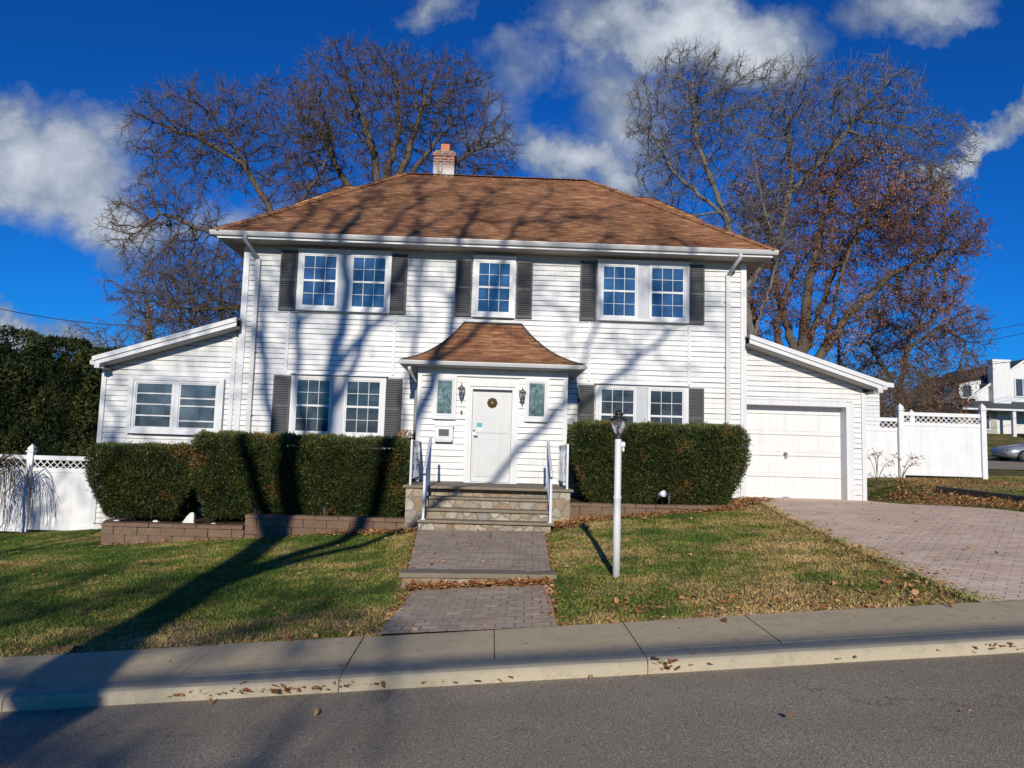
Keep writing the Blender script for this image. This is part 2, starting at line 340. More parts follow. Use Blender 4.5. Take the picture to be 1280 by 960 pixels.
class MB:
    def __init__(s): s.v = []; s.f = []; s.uv = []; s.mi = []; s.t = []; s.sm = []
    def add(s, vs, fs, mi=0, uvs=None, tint=0, smooth=False):
        o = len(s.v); s.v += [tuple(v) for v in vs]; s.t += [tint]*len(vs)
        for i, f in enumerate(fs):
            s.f.append([o+k for k in f]); s.mi.append(mi); s.sm.append(smooth)
            s.uv.append(uvs[i] if uvs else [(0, 0)]*len(f))
        return s
    def box(s, x0, x1, y0, y1, z0, z1, mi=0, tint=0, bev=0):
        if bev:
            b = bev; r = []
            for z, i in ((z0, b), (z0+b, 0), (z1-b, 0), (z1, b)):
                r.append([(x0+i, y0+i, z), (x1-i, y0+i, z), (x1-i, y1-i, z), (x0+i, y1-i, z)])
            return s.loft(r, mi, tint=tint)
        return s.add([(x0, y0, z0), (x1, y0, z0), (x1, y1, z0), (x0, y1, z0), (x0, y0, z1), (x1, y0, z1), (x1, y1, z1), (x0, y1, z1)],
                     [(0, 3, 2, 1), (4, 5, 6, 7), (0, 1, 5, 4), (1, 2, 6, 5), (2, 3, 7, 6), (3, 0, 4, 7)], mi, tint=tint)
    def loft(s, rings, mi=0, cap=True, tint=0, smooth=False):
        n = len(rings[0]); vs = [p for r in rings for p in r]; fs = []
        for i in range(len(rings)-1):
            for j in range(n):
                k = (j+1) % n; fs.append((i*n+j, i*n+k, (i+1)*n+k, (i+1)*n+j))
        if cap: fs += [tuple(range(n))[::-1], tuple((len(rings)-1)*n+j for j in range(n))]
        return s.add(vs, fs, mi, tint=tint, smooth=smooth)
    def lathe(s, cx, cy, prof, n=14, mi=0):
        return s.loft([[(cx+r*math.cos(2*math.pi*j/n), cy+r*math.sin(2*math.pi*j/n), z) for j in range(n)] for r, z in prof], mi, smooth=True)
    def tube(s, pts, r, n=8, mi=0):
        pts = [Vector(p) for p in pts]; rings = []
        rs = r if hasattr(r, '__len__') else [r]*len(pts)
        for i, p in enumerate(pts):
            d = (pts[min(i+1, len(pts)-1)]-pts[max(i-1, 0)]).normalized()
            u = d.cross(Vector((0, 0, 1)) if abs(d.z) < .95 else Vector((0, 1, 0))).normalized(); w = d.cross(u)
            rings.append([p+rs[i]*(math.cos(2*math.pi*j/n)*u+math.sin(2*math.pi*j/n)*w) for j in range(n)])
        return s.loft(rings, mi, smooth=True)
    def prism(s, poly, y0, y1, mi=0):         # polygon in x,z pulled along y
        n = len(poly); vs = [(x, y0, z) for x, z in poly]+[(x, y1, z) for x, z in poly]
        fs = [tuple(range(n)), tuple(range(2*n-1, n-1, -1))]+[(i, i+n, (i+1) % n+n, (i+1) % n) for i in range(n)]
        return s.add(vs, fs, mi)
    def build(s, name, m, parent=None, tinted=False):
        me = bpy.data.meshes.new(name); V = np.array([[c for c in v] for v in s.v], np.float32)
        me.from_pydata([tuple(v) for v in s.v], [], s.f)
        for q in (m if isinstance(m, (list, tuple)) else [m]): me.materials.append(q)
        me.polygons.foreach_set('material_index', s.mi); me.polygons.foreach_set('use_smooth', s.sm)
        if any(any(u != (0, 0) for u in q) for q in s.uv):
            l = me.uv_layers.new(name='UVMap'); l.data.foreach_set('uv', [c for q in s.uv for u in q for c in u])
        if tinted:
            a = me.attributes.new('tint', 'FLOAT', 'POINT'); a.data.foreach_set('value', s.t)
        return link_mesh(name, me, V, parent)
def copy_tree(o, parent=None, dloc=None):
    c = o.copy(); COL.objects.link(c); WL[c] = WL[o].copy()
    if parent is not None: c.parent = parent
    if dloc is not None: c.location = o.location+Vector(dloc)
    for ch in [q for q in WL if q.parent is o]: copy_tree(ch, c)
    return c

# ------------------------------------------------------------------ terrain
def ip(x, xs, ys): return float(np.interp(x, xs, ys))
def sst(a, b, x):
    t = np.clip((x-a)/(b-a), 0, 1); return t*t*(3-2*t)
SL = .0775
def walk_lo_z(x, y): return -1.475+.028*(y-6.4)+SL*x*.85
def walk_hi_z(x, y): return -1.315+.004*(y-8.4)+SL*x*np.interp(y, [8.4, 12.7], [.6, .15])
def ground_z(x, y):
    """lawn, verge and hillside height (vectorised); the whole street climbs to the right"""
    x = np.asarray(x, float); y = np.asarray(y, float)
    xc = np.clip(x, -60, 45)
    a = np.interp(y, [-40, 6.4, 8.3, 12.7, 16.5, 40], [-1.9, -1.495, -1.44, -1.32, -1.23, -1.23])
    near = a+SL*xc
    flat = -.82+.0*x                           # level stand in front of the garage
    k = sst(4.6, 5.8, x)*(1-sst(8.4, 9.4, x))*sst(11, 16, y)*(1-sst(23, 25, y))
    near = near*(1-k)+flat*k
    bank = np.interp(y, [0, 6.4, 9, 13, 16, 19, 30, 44, 45.5, 60, 120, 400], [-.9, -.78, -.70, -.55, -.47, -.30, -.20, .28, .42, 2.75, 6, 10])+.01*(np.clip(x, 9, 30)-11)
    kb = sst(9.2, 9.9, x)*sst(8.5, 12, y)
    z = near*(1-kb)+bank*kb
    for y0, y1, l0, l1, r0, r1, fz in ((6.4, 8.25, -.90, -.78, .60, .65, walk_lo_z), (8.25, 12.75, -.90, -1.20, .70, .94, walk_hi_z)):
        v = np.clip((y-y0)/(y1-y0), 0, 1); xl = l0+(l1-l0)*v; xr = r0+(r1-r0)*v
        k = sst(xl-.45, xl-.05, x)*(1-sst(xr+.05, xr+.45, x))*((y > y0-.06) & (y <= y1+.3))
        z = z*(1-k)+(fz(x, y)-.035)*k
    # under the road and pavement the sheet stays below them
    und = -1.70+SL*xc
    z = np.where(y < 6.35, und-.06, z)
    return z
def gz(x, y): return float(ground_z(x, y))
def road_z(x): return -1.597+SL*max(-60, min(45, x))

def axis(parts):
    out = []
    for a, b, st in parts: out += list(np.arange(a, b, st))
    return np.array(sorted(set(np.round(out, 4))))
GX = axis([(-400, -60, 40), (-60, -14, 4), (-14, 14, .25), (14, 60, 3), (60, 440, 40)])
GY = axis([(-300, -20, 40), (-20, 6, 2), (6, 6.3, .2), (6.36, 6.37, .01), (6.4, 20, .25), (20, 64, 2), (64, 520, 30)])
X, Y = np.meshgrid(GX, GY); Z = ground_z(X, Y)
bumpy = np.vectorize(lambda x, y: mnoise.noise((x*.7, y*.7, 0))*.03+mnoise.noise((x*2.3, y*2.3, 5))*.012)
inside = (X > -14) & (X < 4.1) & (Y > 6.6) & (Y < 20) & ((X < -1.7) | (X > 1.45) | (Y > 12.9))
Z = Z+np.where(inside, bumpy(X, Y), 0)
V = np.stack([X.ravel(), Y.ravel(), Z.ravel()], 1)
def surf(x, y):
    """height of the built ground sheet"""
    x = np.asarray(x, float); y = np.asarray(y, float)
    i = np.clip(np.searchsorted(GX, x)-1, 0, len(GX)-2); j = np.clip(np.searchsorted(GY, y)-1, 0, len(GY)-2)
    u = (x-GX[i])/(GX[i+1]-GX[i]); v = (y-GY[j])/(GY[j+1]-GY[j])
    return Z[j, i]*(1-u)*(1-v)+Z[j, i+1]*u*(1-v)+Z[j+1, i]*(1-u)*v+Z[j+1, i+1]*u*v
nx, ny = len(GX), len(GY); idx = np.arange(nx*ny).reshape(ny, nx)
F = np.stack([idx[:-1, :-1].ravel(), idx[:-1, 1:].ravel(), idx[1:, 1:].ravel(), idx[1:, :-1].ravel()], 1)
tag(np_obj('ground', V, F, M['ground'], smooth=True), kind='structure')

def sheet(name, m, u0, u1, v0, v1, fn, nu, nv):
    vs = []; fs = []
    for j in range(nv+1):
        for i in range(nu+1): vs.append(fn(u0+(u1-u0)*i/nu, v0+(v1-v0)*j/nv))
    for j in range(nv):
        for i in range(nu):
            a = j*(nu+1)+i; fs.append((a, a+1, a+nu+2, a+nu+1))
    return tag(np_obj(name, vs, fs, m, smooth=True), kind='structure')
# road: crowned a little, climbs to the right
sheet('road', M['asphalt'], -60, 45, -3.4, 5.42, lambda x, y: (x, y, road_z(x)+.05*(1-((y-1)/4.4)**2)-.02), 42, 12)
# side street far on the right where the car stands
def street(x, y): return (x, y, gz(x, y)+.03)
sheet('side_street', M['asphalt'], 15.5, 90, 31, 44, street, 30, 14)

# kerb: one long rounded stone; pavement: slabs with open joints
mb = MB(); xs = [-60]+list(np.arange(-14, 14.1, 1.0))+[45]
J = [-13.2, -12.1, -11, -9.9, -8.8, -7.7, -6.6, -5.5, -4.4, -3.33, -2.23, -1.02, .07, 1.16, 2.2, 3.31, 4.35, 5.45, 6.55, 7.65, 8.75, 9.85, 11, 12.1]
prof = [(5.40, -.16), (5.402, .045), (5.415, .070), (5.45, .083), (5.60, .090), (5.60, -.16)]
def kerb_piece(x0, x1):
    n = max(1, int((x1-x0)/.35)); rings = []
    for i in range(n+1):
        x = x0+(x1-x0)*i/n
        rings.append([(x, y+.012*mnoise.noise((x*1.3, 0, 3)) if j < 4 else y, road_z(x)+z+.006*mnoise.noise((x*2.1, j, 0))) for j, (y, z) in enumerate(prof)])
    mb.loft([r[::-1] for r in rings])
kj = [-60, -13.2, -9.9, -6.6, -3.33, -1.02, 1.16, 4.35, 7.65, 11, 45]
for a, b in zip(kj[:-1], kj[1:]): kerb_piece(a+.003, b-.003)
tag(mb.build('kerb', M['kerb']), kind='structure')
mb = MB()
JJ = [-60, -40, -25]+J+[25, 45]
for a, b in zip(JJ[:-1], JJ[1:]):
    n = max(1, int((b-a)/1.2)); rings = []
    t = rnd.uniform(-.004, .004)
    for i in range(n+1):
        x = a+.004+(b-a-.008)*i/n; z = road_z(x)
        rings.append([(x, 5.603, z-.1), (x, 5.603, z+.084+t), (x, 5.613, z+.090+t), (x, 6.41, z+.117+t), (x, 6.42, z+.109+t), (x, 6.42, z-.1)][::-1])
    mb.loft(rings)
mb.add([(-60, 5.5, road_z(-60)+.066), (45, 5.5, road_z(45)+.066), (45, 6.41, road_z(45)+.088), (-60, 6.41, road_z(-60)+.088)], [(0, 1, 2, 3)], 1)
tag(mb.build('sidewalk', [M['sidewalk'], M['soil']]), kind='structure')

# driveway and front walk
def drive(u, v):
    y = 6.405+(16.9-6.405)*v
    if y > 16: xl, xr = 5.62, 8.45
    else:
        xl = ip(y, [6.4, 9, 12, 16], [4.25, 4.55, 4.95, 5.6])+.06*mnoise.noise((y*.8, 0, 0)); xr = 8.5
    x = xl+(xr-xl)*u
    return (x, y, gz(x, y)+.018)
sheet('driveway', M['drive'], 0, 1, 0, 1, drive, 16, 40)
def walk_lo(u, v):
    y = 6.405+(8.2-6.405)*v; xl = -.90+.12*v; xr = .60+.05*v
    x = xl+(xr-xl)*u; return (x, y, float(walk_lo_z(x, y)))
sheet('lower_walk', M['walk'], 0, 1, 0, 1, walk_lo, 10, 12)
def walk_hi(u, v):
    y = 8.40+(12.72-8.40)*v; xl = -.90-.30*v; xr = .70+.24*v
    x = xl+(xr-xl)*u; return (x, y, float(walk_hi_z(x, y)))
sheet('upper_walk', M['walk'], 0, 1, 0, 1, walk_hi, 10, 24)
# ------------------------------------------------------------------ the house
FY = 16.5
house = thing('house', 'white two-storey clapboard house with brown hip roof and low side wings', 'house', (0, 20.7, -.9))

def siding(mb, z0, z1, e, d, P, lo, hi):
    """lapped courses; P(u, out, z) maps to the world, lo/hi give the ends of a course at height z"""
    z = z0
    while z < z1-.004:
        t = min(z+e, z1); n = 1
        a, b, a2, b2 = lo(z), hi(z), lo(t), hi(t)
        if b-a > .02:
            if b2 < a2: a2 = b2 = (a2+b2)/2
            n = max(1, int((b-a)/.42)); row = []
            for i in range(n+1):
                f = i/n; u = a+(b-a)*f; u2 = a2+(b2-a2)*f
                w = mnoise.noise((u*.9, z*9, 4))+.6*mnoise.noise((u*2.6, z*13, 9)); dd = d*max(.45, min(1.15, .8+.55*w)); dz = .003*w
                row.append((P(u, dd, z+dz), P(u2, .008, t), P(u, .002, z+dz), P(u, .010, z-.006-.010*max(0, min(1, .5+w))), P(u, .0095, z+dz)))
            for p, q in zip(row[:-1], row[1:]):
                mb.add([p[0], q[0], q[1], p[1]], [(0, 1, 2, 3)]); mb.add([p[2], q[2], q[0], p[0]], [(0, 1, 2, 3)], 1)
                mb.add([p[3], q[3], q[4], p[4]], [(0, 1, 2, 3)], 1)  # strip of wavering height, the lap's shadow line put in as colour
        z = t
fr = lambda Y: (lambda u, o, z: (u, Y-o, z))
lf = lambda X: (lambda u, o, z: (X-o, -u, z))          # faces left: u runs along -y
rt = lambda X: (lambda u, o, z: (X+o, u, z))
c_ = lambda v: (lambda z: v)
D = .026
mb = MB()
siding(mb, -1.75, 4.535, .1165, D, fr(FY), c_(-5.64), c_(5.64))
siding(mb, 1.6, 4.52, .1165, D, lf(-5.65), c_(-25), c_(-16.5))
siding(mb, 1.6, 4.52, .1165, D, rt(5.65), c_(16.5), c_(25))
mb.box(-5.64, 5.64, FY+.012, 25, -2.1, 4.534)
mb.build('wall', [M['siding'], M['lap_shade']], house)

# side wings (sun room left, garage right)
def wing_roof_z(x): return 2.80-.318*(abs(x)-5.6)
mb = MB()
lowz = lambda z: -8.62 if z < 1.60 else max(-8.62, -5.6-(2.62-z)/.318)
siding(mb, -1.75, 2.60, .1165, D, fr(FY+.06), lowz, c_(-5.70))
siding(mb, -1.6, 1.62, .1165, D, lf(-8.63), c_(-24), c_(-16.56))
mb.prism([(-8.62, -2.3), (-5.66, -2.3), (-5.66, 2.55), (-8.62, 1.58)], FY+.075, 24)
mb.build('wing_wall', [M['siding'], M['lap_shade']], house)
mb = MB()
upz = lambda z: 8.40 if z < 1.60 else min(8.40, 5.6+(2.62-z)/.318)
siding(mb, 1.36, 2.60, .1165, D, fr(FY+.06), c_(5.70), upz)
siding(mb, -.80, 1.36, .1165, D, fr(FY+.06), c_(8.13), c_(8.40))
siding(mb, -.8, 1.62, .1165, D, rt(8.41), c_(16.56), c_(23.5))
mb.prism([(5.66, 1.34), (8.40, 1.34), (8.40, 1.60), (5.66, 2.55)], FY+.075, 23.5)
mb.box(8.10, 8.40, FY+.075, 23.5, -.82, 1.34); mb.box(5.66, 8.1, 17.4, 23.5, -.82, 1.34)
mb.build('garage_wall', [M['siding'], M['lap_shade']], house)

def wing_roof(sg):
    x0, x1 = 5.66, 8.70
    mb = MB()
    def zz(x, o=0): return wing_roof_z(x)+o
    P = lambda x, y, z: (sg*x, y, z)
    # shingled sheet
    y0, y1 = 16.10, 24.4
    L = math.hypot(x1-x0, zz(x0)-zz(x1))
    mb.add([P(x0, y0, zz(x0, .035)), P(x1, y0, zz(x1, .035)), P(x1, y1, zz(x1, .035)), P(x0, y1, zz(x0, .035))], [(0, 1, 2, 3)[::sg]], 0, [[(y0, L), (y0, .01), (y1, .01), (y1, L)][::sg]])
    vs = [P(x0, y0, zz(x0)), P(x1, y0, zz(x1)), P(x1, y0, zz(x1, .03)), P(x0, y0, zz(x0, .03)), P(x0, y1, zz(x0)), P(x1, y1, zz(x1)), P(x1, y1, zz(x1, .03)), P(x0, y1, zz(x0, .03))]
    mb.add(vs, [(0, 1, 2, 3), (5, 4, 7, 6), (1, 5, 6, 2), (0, 3, 7, 4), (3, 2, 6, 7)], 1)
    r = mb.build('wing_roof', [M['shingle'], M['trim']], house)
    m2 = MB()                                # rake board, its crown strip, soffit
    m2.prism([(sg*x0, zz(x0, -.165)), (sg*8.63, zz(8.63, -.165)), (sg*8.63, zz(8.63, -.002)), (sg*x0, zz(x0, -.002))], 16.13, 16.17)
    m2.prism([(sg*x0, zz(x0, -.07)), (sg*8.69, zz(8.69, -.07)), (sg*8.69, zz(8.69, -.003)), (sg*x0, zz(x0, -.003))], 16.095, 16.128)
    m2.prism([(sg*x0, zz(x0, -.175)), (sg*8.60, zz(8.60, -.175)), (sg*8.60, zz(8.60, -.155)), (sg*x0, zz(x0, -.155))], 16.172, FY+.07, 1)
    m2.box(min(sg*8.46, sg*8.60), max(sg*8.46, sg*8.60), 16.172, 24, 1.60, 1.62, 1)
    m2.build('rake_board', [M['trim'], M['soffit']], r)
    m3 = MB()
    xs_ = sorted((sg*8.635, sg*8.74)); m3.box(xs_[0], xs_[1], 16.12, 24.3, 1.66, 1.775, bev=.02)
    m3.box(*sorted((sg*8.52, sg*8.63)), 16.10, 16.3, 1.60, 1.70)
    m3.build('gutter', M['gutter'], r)
wing_roof(1); wing_roof(-1)

# main hip roof
EX0, EX1, EYF, EYB, EZ = -6.20, 6.18, 15.90, 25.5, 4.67
RX0, RX1, RY, RZ = -2.70, 2.56, 20.7, 7.95
mb = MB()
def slope_quad(a, b, c, d, sub=1):
    a, b, c, d = map(Vector, (a, b, c, d)); u = (b-a).normalized(); up = (d-a)-(d-a).dot(u)*u; up.normalize()
    uvs = [((p-a).dot(u)+20, (p-a).dot(up)+.02) for p in (a, b, c, d)]
    mb.add([a, b, c, d], [(0, 1, 2, 3)], 0, [uvs])
slope_quad((EX0, EYF, EZ), (EX1, EYF, EZ), (RX1, RY, RZ), (RX0, RY, RZ))
slope_quad((EX1, EYF, EZ), (EX1, EYB, EZ), (RX1, RY, RZ), (RX1, RY, RZ+.0001))
slope_quad((EX1, EYB, EZ), (EX0, EYB, EZ), (RX0, RY, RZ), (RX1, RY, RZ))
slope_quad((EX0, EYB, EZ), (EX0, EYF, EZ), (RX0, RY, RZ), (RX0, RY, RZ+.0001))
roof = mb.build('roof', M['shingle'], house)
mb = MB()                                    # ridge and hip caps: short overlapped shingles
def caps(a, b, n):
    a, b = Vector(a), Vector(b); d = (b-a); u = d.normalized(); s = u.cross(Vector((0, 0, 1))).normalized(); w = s.cross(u)
    for i in range(n):
        p = a+d*i/n; q = a+d*(i+1.15)/n
        mb.add([p-s*.13-w*.045+w*.03, p+w*.05, p+s*.13-w*.045+w*.03, q-s*.13-w*.045, q+w*.02, q+s*.13-w*.045], [(0, 1, 4, 3), (1, 2, 5, 4), (0, 2, 1)], 0, [[(i*.31+.1, .05), (i*.31+.1, .1), (i*.31+.3, .1), (i*.31+.3, .05)]]*2+[[(0.1, .05), (.1, .06), (.11, .06)]])
caps((RX0, RY, RZ), (RX1, RY, RZ), 34); caps((EX0, EYF, EZ), (RX0, RY, RZ), 42); caps((EX1, EYF, EZ), (RX1, RY, RZ), 42)
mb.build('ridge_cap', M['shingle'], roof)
for sg in (-1, 1):                            # low shed dormer high on each side slope
    mb = MB(); P = lambda x, y, z: (sg*x, y, z)
    for (xa_, za_), (xb_, zb_) in (((3.4, 7.66), (4.5, 7.63)), ((4.5, 7.63), (5.92, 7.06))):
        mb.add([P(xa_, 21.0, za_), P(xb_, 21.0, zb_), P(xb_, 23.6, zb_), P(xa_, 23.6, za_)], [(0, 1, 2, 3)[::sg]], 0, [[(0, xa_), (0, xb_), (2.6, xb_), (2.6, xa_)][::sg]])
    q = [P(3.4, 21, 7.64), P(4.5, 21, 7.61), P(5.92, 21, 7.04), P(5.92, 21, 4.9), P(3.4, 21, 7.0), P(5.92, 23.6, 7.04), P(5.92, 23.6, 4.9)]
    mb.add(q, [(0, 1, 2, 3, 4), (2, 5, 6, 3)], 0, [[(q[i][0]+10, q[i][2]) for i in (0, 1, 2, 3, 4)], [(q[i][1], q[i][2]) for i in (2, 5, 6, 3)]])
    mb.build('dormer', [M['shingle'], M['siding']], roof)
# chimney
ch = MB(); ch.box(-1.93, -1.33, 20.62, 21.25, 7.3, 8.5).box(-1.965, -1.295, 20.585, 21.285, 8.5, 8.585).box(-1.90, -1.36, 20.65, 21.22, 8.585, 8.66)
cho = ch.build('chimney', M['brick'], roof)
fl = MB(); fl.box(-1.745, -1.50, 20.8, 21.05, 8.66, 8.93, bev=.012); fl.build('flue', M['flue'], cho)

# eaves: fascia, gutter, soffit, frieze
mb = MB()
mb.box(-6.12, 6.10, 16.0, FY, 4.536, 4.551, 1); mb.box(-6.12, -5.66, FY, 25.4, 4.536, 4.551, 1); mb.box(5.66, 6.10, FY, 25.4, 4.536, 4.551, 1)
mb.box(-6.14, 6.12, 15.965, 16.0, 4.53, 4.655); mb.box(-6.15, -6.12, 16.0, 25.4, 4.53, 4.655); mb.box(6.10, 6.13, 16.0, 25.4, 4.53, 4.655)
mb.box(-5.66, 5.66, FY-.045, FY-.028, 4.36, 4.534, 1)
mb.build('soffit', [M['trim'], M['soffit']], house)
mb = MB()
def gutter_run(x0, x1, y, zt, w=.10, h=.088):
    pr = [(0, 0), (0, -h), (-w*.6, -h), (-w*.85, -h*.55), (-w, -.012), (-w, 0), (-w+.012, 0), (-w+.012, -.02), (-w*.55, -h+.012), (-.01, -h+.012), (-.01, 0)]
    mb.loft([[(x, y+p, zt+q) for p, q in pr] for x in (x0, x1)])
gutter_run(-6.28, 6.22, 15.963, 4.672)
for x in np.arange(-6, 6.1, .8): mb.box(x-.012, x+.012, 15.85, 15.965, 4.664, 4.676)
gut = mb.build('gutter', M['gutter'], house)
def downspout(x, x2, zb):
    mb = MB(); w = .036
    mb.tube([(x, 15.90, 4.57), (x, 15.90, 4.50), (x2, FY-.07, 4.20)], .042, 8)
    mb.box(x2-.045, x2+.045, FY-.115, FY-.034, zb, 4.23, bev=.012)
    for z in (3.6, 2.1, .7): mb.box(x2-.06, x2+.06, FY-.12, FY-.03, z, z+.03)
    mb.build('downspout', M['gutter'], gut)
downspout(-5.52, -5.36, -1.6); downspout(5.38, 5.26, -.9)

# corner boards and flat strips
for a in ((-5.70, -5.57, FY-.048, FY+.05, -1.7, 4.495), (5.57, 5.70, FY-.048, FY+.05, -1.7, 4.495), (-8.665, -8.565, FY+.012, FY+.12, -1.75, 1.62), (8.35, 8.445, FY+.012, FY+.12, -.82, 1.62), (-5.86, -5.76, FY+.016, FY+.06, -1.7, 2.5)):
    MB().box(*a).build('corner_board', M['trim'], house)
for x in (-4.66, -2.29, 2.10, 4.37): MB().box(x, x+.06, FY-.040, FY-.004, 1.68, 3.02).build('panel_strip', M['trim'], house)

# windows ------------------------------------------------------------
def sash_window(x0, x1, z0, z1, Y, cols, rows, glass='glass', meet=True, fw=.036, parent=None, bars=None, sw=.026):
    """casing > sash, pane, muntin; built on the face of the wall at depth Y"""
    mb = MB(); y0 = Y-.072; y1 = Y-.012
    w = mb.box(x0, x0+fw, y0, y1, z0, z1).box(x1-fw, x1, y0, y1, z0, z1).box(x0+fw, x1-fw, y0, y1, z1-fw, z1).box(x0+fw, x1-fw, y0-.012, y1, z0, z0+fw)
    c = mb.build('window', M['trim'], house)
    a0, a1, b0, b1 = x0+fw+.002, x1-fw-.002, z0+fw+.002, z1-fw-.002; zm = (b0+b1)/2
    mb = MB()
    ys0, ys1 = Y-.058, Y-.038
    mb.box(a0, a0+sw, ys0, ys1, b0, b1).box(a1-sw, a1, ys0, ys1, b0, b1).box(a0+sw, a1-sw, ys0, ys1, b1-sw, b1).box(a0+sw, a1-sw, ys0, ys1, b0, b0+sw)
    if meet: mb.box(a0+sw, a1-sw, ys0-.006, ys1, zm-.022, zm+.022)
    mb.box(a0+.002, a1-.002, Y-.0375, Y-.0365, b0+.002, b1-.002, 1)
    mb.build('sash', [M['trim'], M['dark_in']], c)
    mb = MB(); ph = (b0+sw, zm-.022, zm+.022, b1-sw) if meet else (b0+sw, b1-sw)
    for i in range(0, len(ph), 2):
        k = rnd.uniform(-.006, .006)          # each light sits a touch out of true, as old sashes do
        mb.add([(a0+sw, Y-.044, ph[i]), (a1-sw, Y-.044+k, ph[i]), (a1-sw, Y-.046+k, ph[i+1]), (a0+sw, Y-.046, ph[i+1])], [(0, 1, 2, 3)])
    mb.build('pane', M[glass], c)
    mb = MB()
    if bars is None:
        for i in range(1, cols):
            x = a0+sw+(a1-a0-2*sw)*i/cols; mb.box(x-.0055, x+.0055, Y-.056, Y-.047, b0+sw, b1-sw)
        for h0, h1 in ((ph[0], ph[1]), (ph[2], ph[3])) if meet else ((ph[0], ph[1]),):
            for i in range(1, rows):
                z = h0+(h1-h0)*i/rows; mb.box(a0+sw, a1-sw, Y-.0575, Y-.0472, z-.0055, z+.0055)
    else:
        for t in bars:
            z = b0+(b1-b0)*t; mb.box(a0+sw, a1-sw, Y-.06, Y-.0472, z-.014, z+.014)
    if mb.v: mb.build('muntin', M['trim'], c)
    return c
def pair(xl, z0, z1, mull=.27, w=.86):
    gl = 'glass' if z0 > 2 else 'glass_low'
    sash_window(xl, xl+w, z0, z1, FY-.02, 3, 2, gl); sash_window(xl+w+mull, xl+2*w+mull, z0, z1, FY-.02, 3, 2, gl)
    mb = MB(); x2 = xl+2*w+mull
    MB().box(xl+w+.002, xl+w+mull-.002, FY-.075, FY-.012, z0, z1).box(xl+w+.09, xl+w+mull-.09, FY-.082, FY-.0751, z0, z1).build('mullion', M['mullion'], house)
    mb.box(xl-.10, x2+.10, FY-.165, FY-.012, z1+.054, z1+.08)
    mb.box(xl-.075, xl-.002, FY-.095, FY-.012, z0-.06, z1+.05).box(x2+.002, x2+.075, FY-.095, FY-.012, z0-.06, z1+.05)
    mb.box(xl-.002, x2+.002, FY-.094, FY-.012, z1+.002, z1+.052).box(xl-.002, x2+.002, FY-.125, FY-.012, z0-.062, z0-.002)
    mb.build('window_trim', M['trim'], house)
for z0, z1 in ((3.13, 4.38), (.32, 1.57)):
    pair(-4.40, z0, z1, .26, .84); pair(2.36, z0, z1, .26, .84)
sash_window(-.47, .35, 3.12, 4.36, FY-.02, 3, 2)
mb = MB(); mb.box(-.55, .43, FY-.165, FY-.012, 4.422, 4.45); mb.box(-.54, -.472, FY-.095, FY-.012, 3.05, 4.42).box(.352, .42, FY-.095, FY-.012, 3.05, 4.42).box(-.472, .352, FY-.094, FY-.012, 4.362, 4.42).box(-.472, .352, FY-.12, FY-.012, 3.05, 3.118)
mb.build('window_trim', M['trim'], house)
# sun-room pair of awning windows
sash_window(-7.93, -7.02, .30, 1.40, FY+.04, 1, 1, 'glass_pale', False, .05, None, (.27, .52, .76))
sash_window(-6.98, -6.06, .30, 1.40, FY+.04, 1, 1, 'glass_pale', False, .05, None, (.17, .50, .67))
mb = MB(); Yw = FY+.04
mb.box(-8.03, -7.932, Yw-.095, Yw-.01, .22, 1.47).box(-6.058, -5.96, Yw-.095, Yw-.01, .22, 1.47).box(-7.932, -6.058, Yw-.094, Yw-.01, 1.402, 1.47).box(-7.932, -6.058, Yw-.13, Yw-.01, .22, .298).box(-7.018, -6.982, Yw-.07, Yw-.01, .30, 1.40)
mb.build('window_trim', M['trim'], house)

# louvred shutters
def shutter(x0, x1, z0, z1):
    mb = MB(); Y0 = FY-.03; fw = .035; tilt = rnd.uniform(-.006, .006)
    mb.box(x0, x0+fw, Y0-.045, Y0, z0, z1).box(x1-fw, x1, Y0-.045, Y0, z0, z1).box(x0+fw, x1-fw, Y0-.045, Y0, z1-.05, z1).box(x0+fw, x1-fw, Y0-.045, Y0, z0, z0+.06)
    zm = (z0+z1)/2; mb.box(x0+fw, x1-fw, Y0-.045, Y0, zm-.025, zm+.025)
    mb.box(x0+fw, x1-fw, Y0-.006, Y0-.002, z0+.06, z1-.05)
    for a, b in ((z0+.06, zm-.025), (zm+.025, z1-.05)):
        n = 12
        for i in range(n):
            z = a+(b-a)*i/n; h = (b-a)/n
            mb.add([(x0+fw, Y0-.040, z), (x1-fw, Y0-.040, z), (x1-fw, Y0-.010, z+h*1.15), (x0+fw, Y0-.010, z+h*1.15), (x0+fw, Y0-.033, z-.006), (x1-fw, Y0-.033, z-.006)], [(0, 1, 2, 3), (4, 5, 1, 0)])
    mb.build('shutter', M['shutter'], house)
for a, b in ((-4.87, -4.495), (-2.405, -2.03), (1.89, 2.265), (4.365, 4.73)):
    shutter(a, b, 3.06, 4.43); shutter(a, b, .22, 1.60)
shutter(-.935, -.56, 3.06, 4.37); shutter(.435, .81, 3.06, 4.37)

